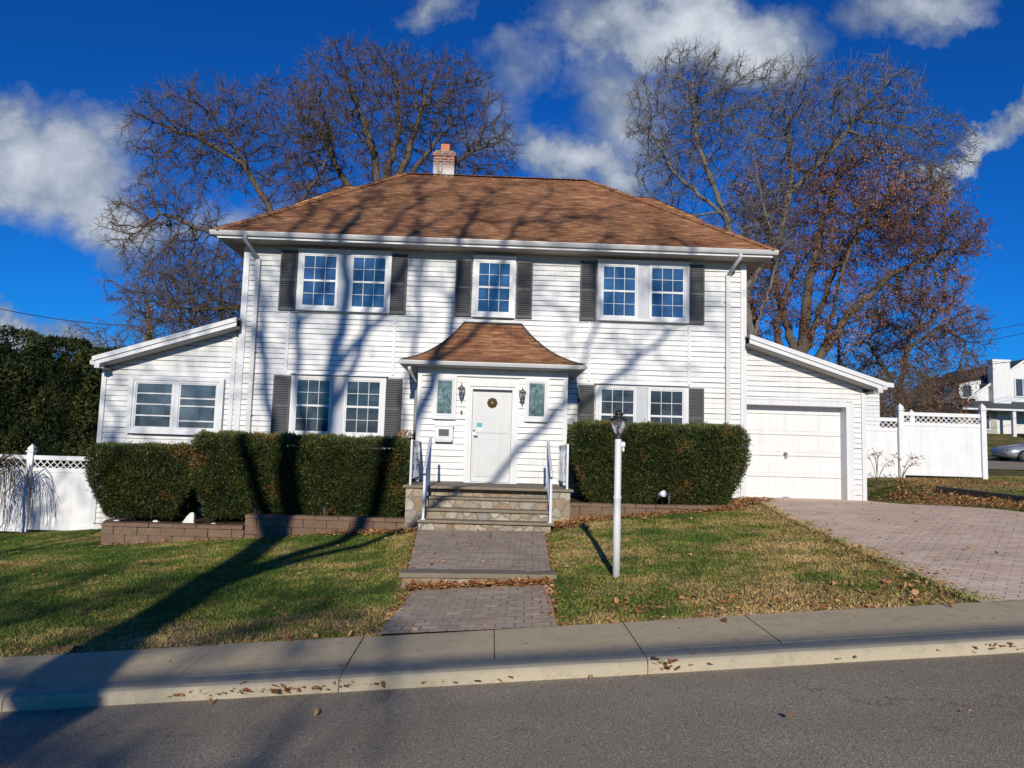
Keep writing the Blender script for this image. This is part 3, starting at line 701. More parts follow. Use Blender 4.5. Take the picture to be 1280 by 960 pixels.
# garage door
mb = MB(); GY0 = 16.82
zz = [-.815, -.335, .145, .625, 1.10, 1.36]
for a, b in zip(zz[:-1], zz[1:]):
    mb.box(5.70, 8.0, GY0, GY0+.045, a+.003, b-.003, bev=.008)
    if b-a > .4:
        for i in range(4):
            x = 5.78+i*.565; mb.box(x, x+.49, GY0-.008, GY0+.01, a+.09, b-.09, bev=.006)
gd = mb.build('garage_door', M['gdoor'], house)
mb = MB(); mb.lathe(0, 0, [(.05, 0), (.05, .015), (.02, .02), (.02, .03)], 12)
mb.v = [(6.72+x, GY0-.008-z, .18+y) for x, y, z in mb.v]; mb.box(6.70, 6.74, GY0-.075, GY0-.03, .10, .20, bev=.008)
MB().box(6.66, 6.78, GY0-.02, GY0+.0, -.80, -.775).build('foot_lift', M['steel'], gd)
mb.build('handle', M['steel'], gd)
mb = MB()
mb.box(8.0, 8.13, FY+.02, GY0+.1, -.82, 1.36).box(5.655, 5.70, FY+.02, GY0+.1, -.82, 1.36).box(5.70, 8.0, FY+.021, GY0+.1, 1.285, 1.40)
mb.box(8.13, 8.17, FY+.012, FY+.06, -.82, 1.44).box(5.7, 8.13, FY+.010, FY+.03, 1.402, 1.44)
mb.build('garage_door_frame', M['trim'], house)

# enclosed porch -------------------------------------------------------
PY = 15.3
mb = MB()
# front siding leaves the doorway open
siding(mb, -.585, 1.60, .128, D, fr(PY), c_(-1.50), c_(-.56)); siding(mb, -.585, 1.60, .128, D, fr(PY), c_(.53), c_(1.47))
siding(mb, 1.47, 1.66, .095, D, fr(PY), c_(-.56), c_(.53))
siding(mb, -.6, 1.60, .128, D, lf(-1.52), c_(-16.47), c_(-15.3)); siding(mb, -.6, 1.60, .128, D, rt(1.49), c_(15.3), c_(16.47))
mb.box(-1.51, -.56, PY+.012, 16.45, -.7, 1.66).box(.53, 1.48, PY+.012, 16.45, -.7, 1.66).box(-.56, .53, PY+.012, 16.45, 1.47, 1.66).box(-.56, .53, PY+.2, 16.45, -.7, 1.47)
pw = mb.build('porch_wall', [M['siding'], M['lap_shade']], house)
mb = MB()
for x in (-1.565, 1.455): MB().box(x, x+.085, PY-.05, PY+.06, -.60, 1.578).build('corner_board', M['trim'], pw)
mb.box(-1.57, 1.545, PY-.052, PY-.03, 1.58, 1.743)
mb.build('frieze_board', M['trim'], pw)
# flared porch roof
mb = MB(); n = 14; prof = []
for i in range(n+1):
    u = 1-i/n; prof.append((u, .45*(1-u)+.55*(1-u)**2.4))
xa = lambda u: -.70-(1.90-.70)*u; xb = lambda u: .58+(1.85-.58)*u; ya = lambda u: 16.42-(16.42-14.90)*u; za = lambda w: 1.84+1.07*w
L = 0; arc = [0]
for i in range(n): L += math.hypot((ya(prof[i][0])-ya(prof[i+1][0])), za(prof[i][1])-za(prof[i+1][1])); arc.append(L)
for i in range(n):
    (u, w), (u2, w2) = prof[i], prof[i+1]
    A, B, C, Dd = (xa(u), ya(u), za(w)), (xb(u), ya(u), za(w)), (xb(u2), ya(u2), za(w2)), (xa(u2), ya(u2), za(w2))
    mb.add([A, B, C, Dd], [(0, 1, 2, 3)], 0, [[(A[0]+9, arc[i]+.01), (B[0]+9, arc[i]+.01), (C[0]+9, arc[i+1]+.01), (Dd[0]+9, arc[i+1]+.01)]])
    for f, o in ((xb, 1), (xa, -1)):
        q = [(f(u), ya(u), za(w)), (f(u), 16.47, za(w)), (f(u2), 16.47, za(w2)), (f(u2), ya(u2), za(w2))]
        mb.add(q, [(0, 1, 2, 3)[::o]], 0, [[(p[1]-9, arc[i]+.01) if k < 2 else (p[1]-9, arc[i+1]+.01) for k, p in enumerate(q)][::o]])
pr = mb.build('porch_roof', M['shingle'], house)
mb = MB()
for f in (xa, xb):
    for i in range(n):
        (u, w), (u2, w2) = prof[i], prof[i+1]
        mb.tube([(f(u), ya(u), za(w)+.006), (f(u2), ya(u2), za(w2)+.006)], .022, 6)
mb.tube([(xa(0), 16.40, 2.912), (xb(0), 16.40, 2.912)], .025, 6)
mb.build('ridge_cap', M['shutter'], pr)
mb = MB()
gutter_run(-1.93, 1.88, 14.90, 1.834, .07, .075)
mb.box(-1.90, 1.85, 14.902, 14.93, 1.745, 1.832); mb.box(-1.90, -1.87, 14.93, 16.4, 1.745, 1.832); mb.box(1.82, 1.85, 14.93, 16.4, 1.745, 1.832)
mb.box(-1.87, 1.82, 14.93, 16.44, 1.745, 1.76, 1)
mb.tube([(-1.72, 14.97, 1.72), (-1.72, 15.0, 1.66), (-1.66, 15.9, 1.5), (-1.66, 15.95, -.9)], .035, 8)
mb.build('gutter', [M['gutter'], M['soffit']], pr)

# front door
mb = MB()
mb.box(-.56, -.475, PY-.055, PY+.19, -.60, 1.47).box(.445, .53, PY-.055, PY+.19, -.60, 1.47).box(-.475, .445, PY-.055, PY+.19, 1.385, 1.47)
mb.box(-.475, -.425, PY-.025, PY+.19, -.585, 1.385).box(.395, .445, PY-.025, PY+.19, -.585, 1.385).box(-.425, .395, PY-.025, PY+.19, 1.325, 1.385)
mb.box(-.475, .445, PY-.06, PY+.19, -.60, -.585)
df = mb.build('door_frame', M['trim'], pw)
mb = MB(); DY = PY+.10
mb.box(-.42, .39, DY, DY+.04, -.58, 1.32)
for x0, x1, z0, z1 in ((-.34, .31, .42, 1.22), (-.34, .31, -.48, .30)):
    mb.box(x0, x1, DY-.012, DY+.005, z0, z1, bev=.010)
for i in range(9):
    x = -.30+i*.072; mb.box(x, x+.05, DY-.018, DY-.008, -.42, .24, bev=.005)
door = mb.build('door', M['door'], house)
mb = MB()
mb.box(-.405, -.355, DY-.012, DY, .30, .52, bev=.004).tube([(-.38, DY-.01, .36), (-.38, DY-.06, .36), (-.30, DY-.065, .355)], .013, 8)
mb.lathe(0, 0, [(.026, 0), (.026, .02), (.012, .03)], 12)
k = len(mb.v)-36; mb.v[k:] = [(-.38+x, DY-.005-z, .475+y) for x, y, z in mb.v[k:]]
mb.build('handle', M['steel'], door)
# sidelights
for x0, x1 in ((-1.20, -.80), (.69, 1.11)):
    sash_window(x0+.012, x1-.012, .755, 1.515, PY-.022, 1, 1, 'leaded', False, .018, pw, None, .018)
    mb = MB(); mb.box(x0-.04, x0+.010, PY-.075, PY-.01, .68, 1.58).box(x1-.010, x1+.04, PY-.09, PY-.01, .68, 1.58).box(x0+.010, x1-.010, PY-.089, PY-.01, 1.517, 1.58).box(x0+.010, x1-.010, PY-.105, PY-.01, .68, .753)
    mb.build('window_trim', M['trim'], pw)
mb = MB(); mb.box(-.665, -.625, PY-.05, PY-.02, .79, .87, bev=.006); mb.build('doorbell', M['black'], pw)

# things hung on the porch front
k = MB(); n = 40
pts = []
k.loft([[(-.015+r*math.cos(a), y, 1.055+r*math.sin(a)) for a in [2*math.pi*j/28 for j in range(28)] for r in [rr*(1+.07*math.cos(8*a))]] for rr, y in ((.10, DY-.016), (.105, DY-.03), (.075, DY-.045), (.06, DY-.034), (.02, DY-.05))], smooth=False)
for j in range(8):
    a = 2*math.pi*j/8; k.tube([(-.015+.03*math.cos(a), DY-.04, 1.055+.03*math.sin(a)), (-.015+.085*math.cos(a+.35), DY-.045, 1.055+.085*math.sin(a+.35))], .010, 6)
tag(k.build('door_medallion', M['bronze']), 'round bronze medallion hung high on the pale front door', 'door ornament')
k = MB(); k.box(-.325, -.215, DY-.022, DY-.0125, .545, .635)
tag(k.build('door_notice', M['teal']), 'small teal paper notice stuck on the front door above its handle', 'notice')
k = MB(); k.box(-.315, -.225, DY-.020, DY-.0125, .475, .54)
tag(k.build('door_notice', M['white_paper']), 'small white paper slip stuck under the teal notice on the front door', 'notice')
mbx = thing('mailbox', 'white wall mailbox with a dark window on the left of the front door', 'mailbox', (-.985, PY-.03, .2))
MB().prism([(-1.17, .25), (-.80, .25), (-.80, .53), (-1.17, .53)], PY-.15, PY-.03).build('box', M['iron_white'], mbx)
MB().prism([(-1.185, .53), (-.785, .53), (-.80, .565), (-1.17, .565)], PY-.165, PY-.03).build('lid', M['iron_white'], mbx)
MB().prism([(-1.15, .215), (-.82, .215), (-.80, .248), (-1.17, .248)], PY-.14, PY-.03).build('tray', M['iron_white'], mbx)
k = MB(); k.box(-1.09, -.88, PY-.158, PY-.151, .33, .47); k.build('window_plate', M['shutter'], mbx)
k = MB(); k.box(-1.11, -1.09, PY-.16, PY-.151, .31, .49).box(-.88, -.86, PY-.16, PY-.151, .31, .49).box(-1.09, -.88, PY-.16, PY-.151, .47, .49).box(-1.09, -.88, PY-.16, PY-.151, .31, .33); k.build('window_frame', M['iron_white'], mbx)
def sconce(cx, zc, label):
    t = thing('wall_lantern', label, 'wall light', (cx, PY-.05, zc-.2), 'carriage lanterns beside the front door')
    k = MB(); k.box(cx-.045, cx+.045, PY-.05, PY-.028, zc-.12, zc+.12, bev=.008); y = PY-.15
    k.tube([(cx, PY-.05, zc+.05), (cx, PY-.10, zc+.14), (cx, y, zc+.16), (cx, y, zc+.11)], .010, 6); k.build('bracket', M['steel'], t)
    k = MB(); k.lathe(cx, y, [(.012, zc+.13), (.02, zc+.11), (.075, zc+.075), (.075, zc+.06), (.02, zc+.065)], 6); k.build('cap', M['steel'], t)
    k = MB(); k.lathe(cx, y, [(.062, zc+.06), (.035, zc-.11), (.03, zc-.11)], 6); k.build('glass_shade', M['lampglass'], t)
    k = MB()
    for j in range(6):
        a = 2*math.pi*j/6; k.tube([(cx+.066*math.cos(a), y+.066*math.sin(a), zc+.06), (cx+.038*math.cos(a), y+.038*math.sin(a), zc-.115)], .006, 4)
    k.lathe(cx, y, [(.04, zc-.105), (.042, zc-.12), (.015, zc-.14), (.012, zc-.175), (.003, zc-.2)], 6); k.build('cage', M['steel'], t)
sconce(-.655, 1.26, 'small metal carriage lantern on the porch wall left of the front door')
sconce(.60, 1.22, 'small metal carriage lantern on the porch wall right of the front door')

# ------------------------------------------------------------------ stone steps
steps = thing('front_steps', 'fieldstone front steps with dark slab treads below the front door', 'steps', (0, 13.8, -1.33))
mb = MB()
mb.box(-1.50, 1.43, 13.66, 15.25, -1.5, -.650)
for y0, z0 in ((13.36, -.831), (13.06, -1.016), (12.78, -1.191)):
    mb.box(-1.10-(13.36-y0)*.18, 1.05, y0, 13.659, -1.5, z0-.001*(y0 < 13.3))
mb.box(-1.52, -1.16, 13.50, 13.658, -1.5, -.6505); mb.box(1.09, 1.45, 13.50, 13.658, -1.5, -.6505)
mb.build('masonry', M['stone'], steps)
def slab(x0, x1, y0, y1, z0, z1):
    k = MB(); nseg = 14; top = []
    rg = []
    for i in range(nseg+1):
        x = x0+(x1-x0)*i/nseg; j = .012*mnoise.noise((x*3, y0, z0))
        rg.append([(x, y0+j, z0), (x, y0+j-.004, z0+.5*(z1-z0)), (x, y0+j+.006, z1), (x, y1, z1), (x, y1, z0)][::-1])
    k.loft(rg); return k.build('tread', M['slate'], steps)
slab(-1.57, 1.50, 13.44, 15.27, -0.648, -0.605)
slab(-1.14, 1.08, 13.31, 13.655, -0.829, -0.785); slab(-1.17, 1.09, 13.00, 13.355, -1.014, -0.970); slab(-1.22, 1.10, 12.71, 13.055, -1.189, -1.148)
# walk step between the two levels of the front walk
ws = thing('walk_step', 'single low stone step with a grey slab halfway along the front walk', 'step', (-.1, 8.35, -1.45))
k = MB(); k.box(-.93, .72, 8.235, 8.46, -1.6, -1.352); k.build('riser', M['stone'], ws)
k = MB(); rg = []
for i in range(13):
    x = -.96+1.71*i/12; j = .015*mnoise.noise((x*2.5, 3, 1)); z = -1.35+.012*x
    rg.append([(x, 8.20+j, z), (x, 8.195+j, z+.03), (x, 8.21+j, z+.048), (x, 8.50, z+.05), (x, 8.50, z)][::-1])
k.loft(rg); k.build('tread', M['slate'], ws)

# handrails
def handrail(x, label):
    t = thing('handrail', label, 'handrail', (x, 13.2, -1.15), 'white metal handrails of the front steps')
    lo, hi = (12.80, -1.148), (13.72, -.605); H = .86
    for y, z in (lo, hi):
        k = MB(); k.box(x-.02, x+.02, y-.02, y+.02, z-.01, z+H); k.lathe(x, y, [(.028, z+H), (.03, z+H+.02), (.004, z+H+.04)], 8); k.box(x-.04, x+.04, y-.04, y+.04, z, z+.012); k.build('post', M['iron_white'], t)
    k = MB(); k.tube([(x, lo[0]-.10, lo[1]+H-.08), (x, lo[0]-.06, lo[1]+H-.02), (x, lo[0], lo[1]+H), (x, hi[0], hi[1]+H), (x, hi[0]+.1, hi[1]+H+.01)], .024, 8); k.build('top_rail', M['iron_white'], t)
    k = MB(); k.tube([(x, lo[0], lo[1]+.15), (x, hi[0], hi[1]+.13)], .014, 6); k.build('bottom_rail', M['iron_white'], t)
    for i in range(1, 6):
        y = lo[0]+(hi[0]-lo[0])*i/6; z = lo[1]+(hi[1]-lo[1])*i/6
        k = MB(); k.box(x-.008, x+.008, y-.008, y+.008, z+.14, z+H-.01); k.build('baluster', M['iron_white'], t)
handrail(-1.13, 'white metal handrail climbing the left side of the stone steps')
handrail(1.04, 'white metal handrail climbing the right side of the stone steps')
def porch_rail(x, label):
    t = thing('platform_railing', label, 'railing', (x, 14.5, -.605), 'scrolled railings on the sides of the porch landing')
    for y in (13.62, 15.22):
        k = MB(); k.box(x-.018, x+.018, y-.018, y+.018, -.605, .22); k.build('post', M['iron_white'], t)
    for z in (.20, -.49):
        k = MB(); k.box(x-.014, x+.014, 13.64, 15.2, z-.010, z+.010); k.build('rail', M['iron_white'], t)
    for i in range(1, 9):
        y = 13.64+1.56*i/9; k = MB()
        if i % 3 == 2:
            pts = [(x, y+.09*math.cos(a)*(1-.06*a), -.145+.20*(a/3.14-1)*.9+.07*math.sin(a)) for a in np.linspace(0, 6.28, 22)]
            k.tube(pts, .007, 5); k.box(x-.005, x+.005, y-.005, y+.005, -.48, .19)
        else: k.box(x-.005, x+.005, y-.005, y+.005, -.48, .19)
        k.build('baluster', M['iron_white'], t)
porch_rail(-1.46, 'white scrolled railing on the left edge of the porch landing')
porch_rail(1.40, 'white scrolled railing on the right edge of the porch landing')

# lamp post
LX, LY = 1.43, 8.36; LZ = float(surf(LX, LY))
lp = thing('lamp_post', 'white garden lamp post with black glass lantern standing on the lawn', 'lamp post', (LX, LY, LZ))
k = MB(); k.lathe(LX, LY, [(.043, LZ-.05), (.043, LZ+.66), (.041, LZ+.67), (.040, LZ+.85), (.045, LZ+.86), (.045, LZ+.89), (.039, LZ+.90), (.038, LZ+1.52), (.03, LZ+1.53)], 20)
k.build('post', M['trim'], lp)
k = MB(); k.box(LX+.03, LX+.075, LY-.026, LY+.026, LZ+1.44, LZ+1.50, bev=.010); k.box(LX+.045, LX+.068, LY-.018, LY+.018, LZ+1.39, LZ+1.439, bev=.007); k.build('outlet_box', M['trim'], lp)
la = LZ+1.53; S = .72
def lz(z): return la+z*S
k = MB(); k.lathe(LX, LY, [(r*S, lz(z)) for r, z in ((.045, 0), (.055, .01), (.055, .045), (.04, .05), (.06, .065))], 16)
lan = k.build('lantern', M['black'], lp)
k = MB(); k.lathe(LX, LY, [(r*S, lz(z)) for r, z in ((.10, .287), (.15, .295), (.145, .31), (.11, .33), (.065, .345), (.065, .385), (.08, .39), (.045, .43), (.02, .45), (.014, .48), (.026, .50), (.008, .53), (.003, .56))], 16)
for j in range(4):
    a = math.pi/4+j*math.pi/2; k.tube([(LX+r*S*math.cos(a), LY+r*S*math.sin(a), lz(z)) for r, z in ((.09, .33), (.105, .385), (.04, .42))], .006, 5)
k.build('lantern_cap', M['black'], lan)
k = MB()
for j in range(6):
    a = j*math.pi/3+.3; k.tube([(LX+r*S*math.cos(a), LY+r*S*math.sin(a), lz(z)) for r, z in ((.058, .06), (.09, .11), (.122, .20), (.128, .292))], .005, 5)
k.build('cage', M['black'], lan)
k = MB(); k.lathe(LX, LY, [(r*S, lz(z)) for r, z in ((.055, .066), (.085, .11), (.115, .20), (.12, .285))], 16); k.build('glass_shade', M['lampglass'], lan)
for j in range(3):
    a = 2.09*j; k = MB(); k.lathe(LX+.03*S*math.cos(a), LY+.03*S*math.sin(a), [(r*S, lz(z)) for r, z in ((.012, .07), (.012, .17), (.017, .185), (.012, .21), (.001, .24))], 8); k.build('bulb', M['white_paper'], lan)
# ------------------------------------------------------------------ planters
def block_wall(t, path, zt, zb, thick=.26, course=.145, blen=.42):
    """courses of split-face blocks along a polyline; zt(s), zb(s) by running length"""
    mb = MB(); pts = [Vector((*p, 0)) for p in path]; s0 = 0
    for a, b in zip(pts[:-1], pts[1:]):
        d = (b-a); L = d.length; u = d.normalized(); nrm = Vector((u.y, -u.x, 0))
        k = 0; z = zt-.06
        z1 = zt
        while z1 > zb+.01:
            z0 = z1-(.07 if k == 0 else course)
            off = -(k % 2)*blen/2
            s = off
            while s < L-.01:
                e = min(s+blen, L); q = max(s, 0)
                if e-q > .03:
                    j = rnd.uniform(-.010, .010)+(.02 if k == 0 else 0); g = .005
                    A = a+u*(q+g)+nrm*j; B = a+u*(e-g)+nrm*j; C = a+u*(e-g)-nrm*thick; Dd = a+u*(q+g)-nrm*thick
                    dz = rnd.uniform(-.004, .004); c = .012
                    r0 = [(*p.xy, z0+.003) for p in (A, B, C, Dd)]; r1 = [(*p.xy, z1-.018+dz) for p in (A, B, C, Dd)]
                    A2, B2 = A-nrm*c+u*c, B-nrm*c-u*c
                    mb.loft([r0, r1, [(*p.xy, z1-.003+dz) for p in (A2, B2, C, Dd)]], tint=rnd.random())
                s += blen
            z1 = z0; k += 1
    return mb
pl = thing('planter_wall', 'low curved tan block planter wall in front of the left hedges', 'planter wall', (-4.4, 13.7, -1.6))
block_wall(pl, [(-7.05, 15.9), (-7.15, 14.2), (-6.95, 13.66), (-4.42, 13.66)], -1.425, -2.0).build('lower_blocks', M['block'], pl, True)
block_wall(pl, [(-4.41, 13.66), (-1.53, 13.62)], -1.215, -1.75).build('upper_blocks', M['block'], pl, True)
pl = thing('planter_wall', 'low tan block planter wall between the steps and the garage driveway', 'planter wall', (3.2, 13.95, -1.2))
block_wall(pl, [(1.46, 13.86), (3.1, 13.92), (4.3, 14.15), (5.0, 14.7)], -.86, -1.35).build('blocks', M['block'], pl, True)
mb = MB()
mb.add([(-7.1, 13.8, -1.50), (-4.42, 13.8, -1.46), (-4.42, 16.45, -1.42), (-8.5, 16.45, -1.50), (-7.1, 15.9, -1.5)], [(0, 1, 2, 3, 4)])
mb.add([(-4.418, 13.8, -1.27), (-1.52, 13.8, -1.27), (-1.52, 16.45, -1.24), (-4.418, 16.45, -1.24)], [(0, 1, 2, 3)])
mb.add([(1.47, 14.0, -.92), (3.1, 14.05, -.90), (4.3, 14.3, -.88), (4.95, 14.8, -.86), (5.5, 16.45, -.82), (1.47, 16.45, -.88)], [(0, 1, 2, 3, 4, 5)])
tag(mb.build('planting_bed', M['soil']), kind='structure')

# ------------------------------------------------------------------ foliage cards
def cards(C, Dn, L, W, fold=.0):
    """diamond leaf cards at C pointing along Dn"""
    n = len(C); Dn = Dn/np.linalg.norm(Dn, axis=1, keepdims=True)
    r = rng.normal(size=(n, 3)); S = np.cross(Dn, r); S /= np.linalg.norm(S, axis=1, keepdims=True)
    N = np.cross(S, Dn)
    L = np.broadcast_to(L, n)[:, None]; W = np.broadcast_to(W, n)[:, None]
    V = np.stack([C, C+Dn*L*.45+S*W*.5+N*W*fold, C+Dn*L, C+Dn*L*.45-S*W*.5+N*W*fold], 1).reshape(-1, 3)
    return V, np.arange(n*4).reshape(n, 4)
def vnoise(P, s, o=0):
    return np.array([mnoise.noise((p[0]*s+o, p[1]*s, p[2]*s)) for p in P])

def hedge(name, label, x0, x1, y0, y1, zb, zt, n, group=None, flare=.28, rust=.03):
    t = thing(name, label, 'hedge', ((x0+x1)/2, (y0+y1)/2, zb), group)
    Wd, Dp, H = x1-x0, y1-y0, zt-zb
    # sample the clipped shell: front, sides, top, a little of the back
    areas = np.array([Wd*H*1.5, Dp*H, Dp*H, Wd*Dp*1.2, Wd*H*.5]); pick = rng.choice(5, n, p=areas/areas.sum())
    u = rng.random(n); v = rng.random(n)
    P = np.zeros((n, 3)); N = np.zeros((n, 3))
    for k in range(5):
        m = pick == k
        if k in (0, 4): P[m] = np.stack([x0+Wd*u[m], np.full(m.sum(), y0 if k == 0 else y1), zb+H*v[m]], 1); N[m] = (0, -1 if k == 0 else 1, .25)
        elif k in (1, 2): P[m] = np.stack([np.full(m.sum(), x0 if k == 1 else x1), y0+Dp*u[m], zb+H*v[m]], 1); N[m] = (-1 if k == 1 else 1, 0, .25)
        else: P[m] = np.stack([x0+Wd*u[m], y0+Dp*v[m], np.full(m.sum(), zt)], 1); N[m] = (0, 0, 1)
    cx, cy = (x0+x1)/2, (y0+y1)/2
    h = (P[:, 2]-zb)/H
    ins = flare*np.clip(1-h/.7, 0, 1)**1.6                 # narrower foot
    ex = np.clip(np.abs(P[:, 0]-cx)/(Wd/2), 0, 1)
    P[:, 0] -= np.sign(P[:, 0]-cx)*ins*ex**3*1.3; P[:, 1] -= np.sign(P[:, 1]-cy)*ins*.6
    # rounded shoulders
    sh = np.clip((h-.82)/.18, 0, 1)**2
    P[:, 1] += np.where(P[:, 1] < cy, 1, -1)*sh*.10*(pick != 3); P[:, 0] -= np.sign(P[:, 0]-cx)*sh*.10*(ex > .9)
    bn = vnoise(P, 2.2)*.09+vnoise(P, 6.5, 9)*.05
    P += N*bn[:, None]
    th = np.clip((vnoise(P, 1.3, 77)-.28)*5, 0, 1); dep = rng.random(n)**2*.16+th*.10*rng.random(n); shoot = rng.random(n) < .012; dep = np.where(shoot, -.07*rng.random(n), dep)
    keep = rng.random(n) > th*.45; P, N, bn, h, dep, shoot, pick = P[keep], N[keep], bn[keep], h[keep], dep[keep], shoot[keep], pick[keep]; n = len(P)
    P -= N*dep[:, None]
    Dv = N*.9+rng.normal(size=(n, 3))*.6+np.array([0, 0, .35])
    L = rng.uniform(.035, .085, n); Wc = L*rng.uniform(.16, .32, n)
    Vv, Ff = cards(P, Dv, L, Wc, .12)
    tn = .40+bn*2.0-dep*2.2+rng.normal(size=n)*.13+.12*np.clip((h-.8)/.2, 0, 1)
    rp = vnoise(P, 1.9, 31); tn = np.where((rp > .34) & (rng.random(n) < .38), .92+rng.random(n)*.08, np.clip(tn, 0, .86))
    tn = np.where(rng.random(n) < rust, .95, tn)
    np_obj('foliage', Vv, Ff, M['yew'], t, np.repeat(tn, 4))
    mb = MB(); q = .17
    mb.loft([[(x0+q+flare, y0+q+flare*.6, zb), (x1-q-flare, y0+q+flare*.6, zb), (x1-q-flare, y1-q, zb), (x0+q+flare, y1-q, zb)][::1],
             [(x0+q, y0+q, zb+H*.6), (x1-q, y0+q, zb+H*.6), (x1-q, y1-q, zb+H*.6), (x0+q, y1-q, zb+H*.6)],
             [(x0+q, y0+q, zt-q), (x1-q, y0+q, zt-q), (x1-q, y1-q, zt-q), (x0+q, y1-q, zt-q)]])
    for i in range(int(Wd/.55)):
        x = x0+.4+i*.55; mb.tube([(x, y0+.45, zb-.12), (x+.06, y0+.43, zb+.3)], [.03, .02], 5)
    mb.build('shade_core_and_stems', M['yew_in'], t)  # solid core coloured dark for the shade inside the hedge, plus stems
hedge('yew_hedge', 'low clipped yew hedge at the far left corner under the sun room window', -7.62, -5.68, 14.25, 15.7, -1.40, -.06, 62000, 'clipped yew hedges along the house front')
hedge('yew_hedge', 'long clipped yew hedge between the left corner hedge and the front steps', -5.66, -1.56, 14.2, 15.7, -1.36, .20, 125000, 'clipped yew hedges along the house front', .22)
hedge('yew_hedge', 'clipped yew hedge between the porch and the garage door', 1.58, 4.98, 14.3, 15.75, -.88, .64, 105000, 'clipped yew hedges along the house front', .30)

def arborvitae(x, y, zb, h, r, label):
    t = thing('arborvitae', label, 'evergreen tree', (x, y, zb), 'dense arborvitae screen behind the left fence')
    n = 26000; hh = rng.random(n)**.85; a = rng.uniform(0, 2*math.pi, n)
    prof = np.interp(hh, [0, .1, .45, .78, .94, 1], [.95, 1, 1, .97, .78, .30])
    lob = 1+.10*np.sin(a*3+hh*7+x)+.08*np.sin(a*7+hh*19)+.07*np.sin(a*13-hh*31)
    rr = r*prof*lob*(1-rng.random(n)**2.2*.35)
    P = np.stack([x+rr*np.cos(a), y+rr*np.sin(a), zb+.15+hh*h], 1)
    bn = vnoise(P, 1.5, x)
    N = np.stack([np.cos(a), np.sin(a), np.full(n, .2)], 1); P += N*(bn*.34+vnoise(P, 4.1, x+5)*.16)[:, None]
    Dv = N*.7+rng.normal(size=(n, 3))*.5+np.array([0, 0, .25])
    Vv, Ff = cards(P, Dv, rng.uniform(.07, .22, n), rng.uniform(.022, .06, n), .1)
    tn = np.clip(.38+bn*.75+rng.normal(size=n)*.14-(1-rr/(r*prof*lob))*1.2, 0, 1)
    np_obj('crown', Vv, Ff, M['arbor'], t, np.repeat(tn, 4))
    k = MB(); k.lathe(x, y, [(r*.72, zb+.3), (r*.76, zb+h*.45), (r*.55, zb+h*.75), (.05, zb+h*.95)], 10); k.tube([(x, y, zb-.2), (x, y, zb+.6)], .12, 7); k.build('trunk', M['yew_in'], t)  # dark solid paints the shade inside the crown, around a trunk stub
for x, y, h, r, lb in ((-11.7, 23.2, 4.75, 1.3, 'nearest the sun room wall'), (-13.2, 22.9, 5.0, 1.35, 'second out from the sun room wall'), (-14.8, 22.6, 5.2, 1.45, 'third out from the sun room wall'), (-16.5, 22.3, 5.35, 1.5, 'farthest out at the left edge')):
    zb = gz(x, y); arborvitae(x, y, zb, h+(-2.05-zb)*1.0, r, 'dense dark arborvitae in the screen behind the fence, '+lb)

# ------------------------------------------------------------------ vinyl fences
def lattice(mb, a, b, y, z0, z1, n):
    h = z1-z0; L = b-a; st = L/n; w = .013
    for i in range(-3, n+4):
        for s in (1, -1):
            xa, xb = a+i*st, a+i*st+s*h; za, zb = z0, z1
            if s*(xb-xa) < 0: continue
            def clipx(x, z, x2, z2):
                if x < a: z += (a-x)*(z2-z)/(x2-x); x = a
                if x > b: z += (b-x)*(z2-z)/(x2-x); x = b
                return x, z
            if max(xa, xb) <= a or min(xa, xb) >= b: continue
            p = clipx(xa, za, xb, zb); q = clipx(xb, zb, xa, za); yy = y+(.004 if s > 0 else -.004)
            mb.add([(p[0]-w, yy, p[1]), (p[0]+w, yy, p[1]), (q[0]+w, yy, q[1]), (q[0]-w, yy, q[1])], [(0, 1, 2, 3)])
def fence_post(t, x, y, z0, z1):
    k = MB(); k.box(x-.065, x+.065, y-.065, y+.065, z0, z1, bev=.008); p = k.build('post', M['vinyl'], t)
    k = MB(); q = 45
    def ring(r, z): return [(x-r, y-r, z), (x+r, y-r, z), (x+r, y+r, z), (x-r, y+r, z)]
    k.loft([ring(.065, z1), ring(.085, z1+.012), ring(.085, z1+.035), ring(.055, z1+.05), ring(.066, z1+.075), ring(.06, z1+.11), ring(.03, z1+.15), ring(.004, z1+.19)]); k.build('post_cap', M['vinyl'], p)
def fence_panel(t, a, b, y, z0, z1, lh=.17, n=12):
    for q0, q1 in ((z1-.10, z1), (z1-.20-lh, z1-.10-lh), (z0, z0+.13)): MB().box(a, b, y-.025, y+.025, q0, q1, bev=.006).build('rail', M['vinyl'], t)
    k = MB(); x = a
    while x < b-.01:
        e = min(x+.15, b); k.box(x+.0004, e-.0004, y-.012, y+.012, z0+.125, z1-.195-lh); x = e
    k.build('boards', M['vinyl'], t)
    k = MB(); lattice(k, a, b, y, z1-.105-lh, z1-.095, n); k.build('lattice', M['vinyl'], t)
fl_ = thing('vinyl_fence', 'white vinyl privacy fence with lattice top left of the house', 'fence', (-11, 16.9, -2.0))
for x in (-12.6, -10.27): fence_post(fl_, x, 16.9, -2.3, -.27)
fence_panel(fl_, -12.53, -10.34, 16.9, -2.02, -.33, .17, 14); fence_panel(fl_, -10.20, -8.60, 16.9, -1.97, -.33, .17, 11)
fr_ = thing('vinyl_fence', 'white vinyl privacy fence with lattice top right of the garage', 'fence', (11.7, 19.0, -.35))
for x, y in ((10.62, 19.0), (12.80, 19.0)): fence_post(fr_, x, y, -.6, 1.43+(x-10.6)*.03)
fence_panel(fr_, 10.69, 12.73, 19.0, -.24, 1.40, .16, 15)
gt = thing('fence_gate', 'lower white vinyl gate panel with lattice top beside the garage corner', 'gate', (9.5, 19.6, -.5))
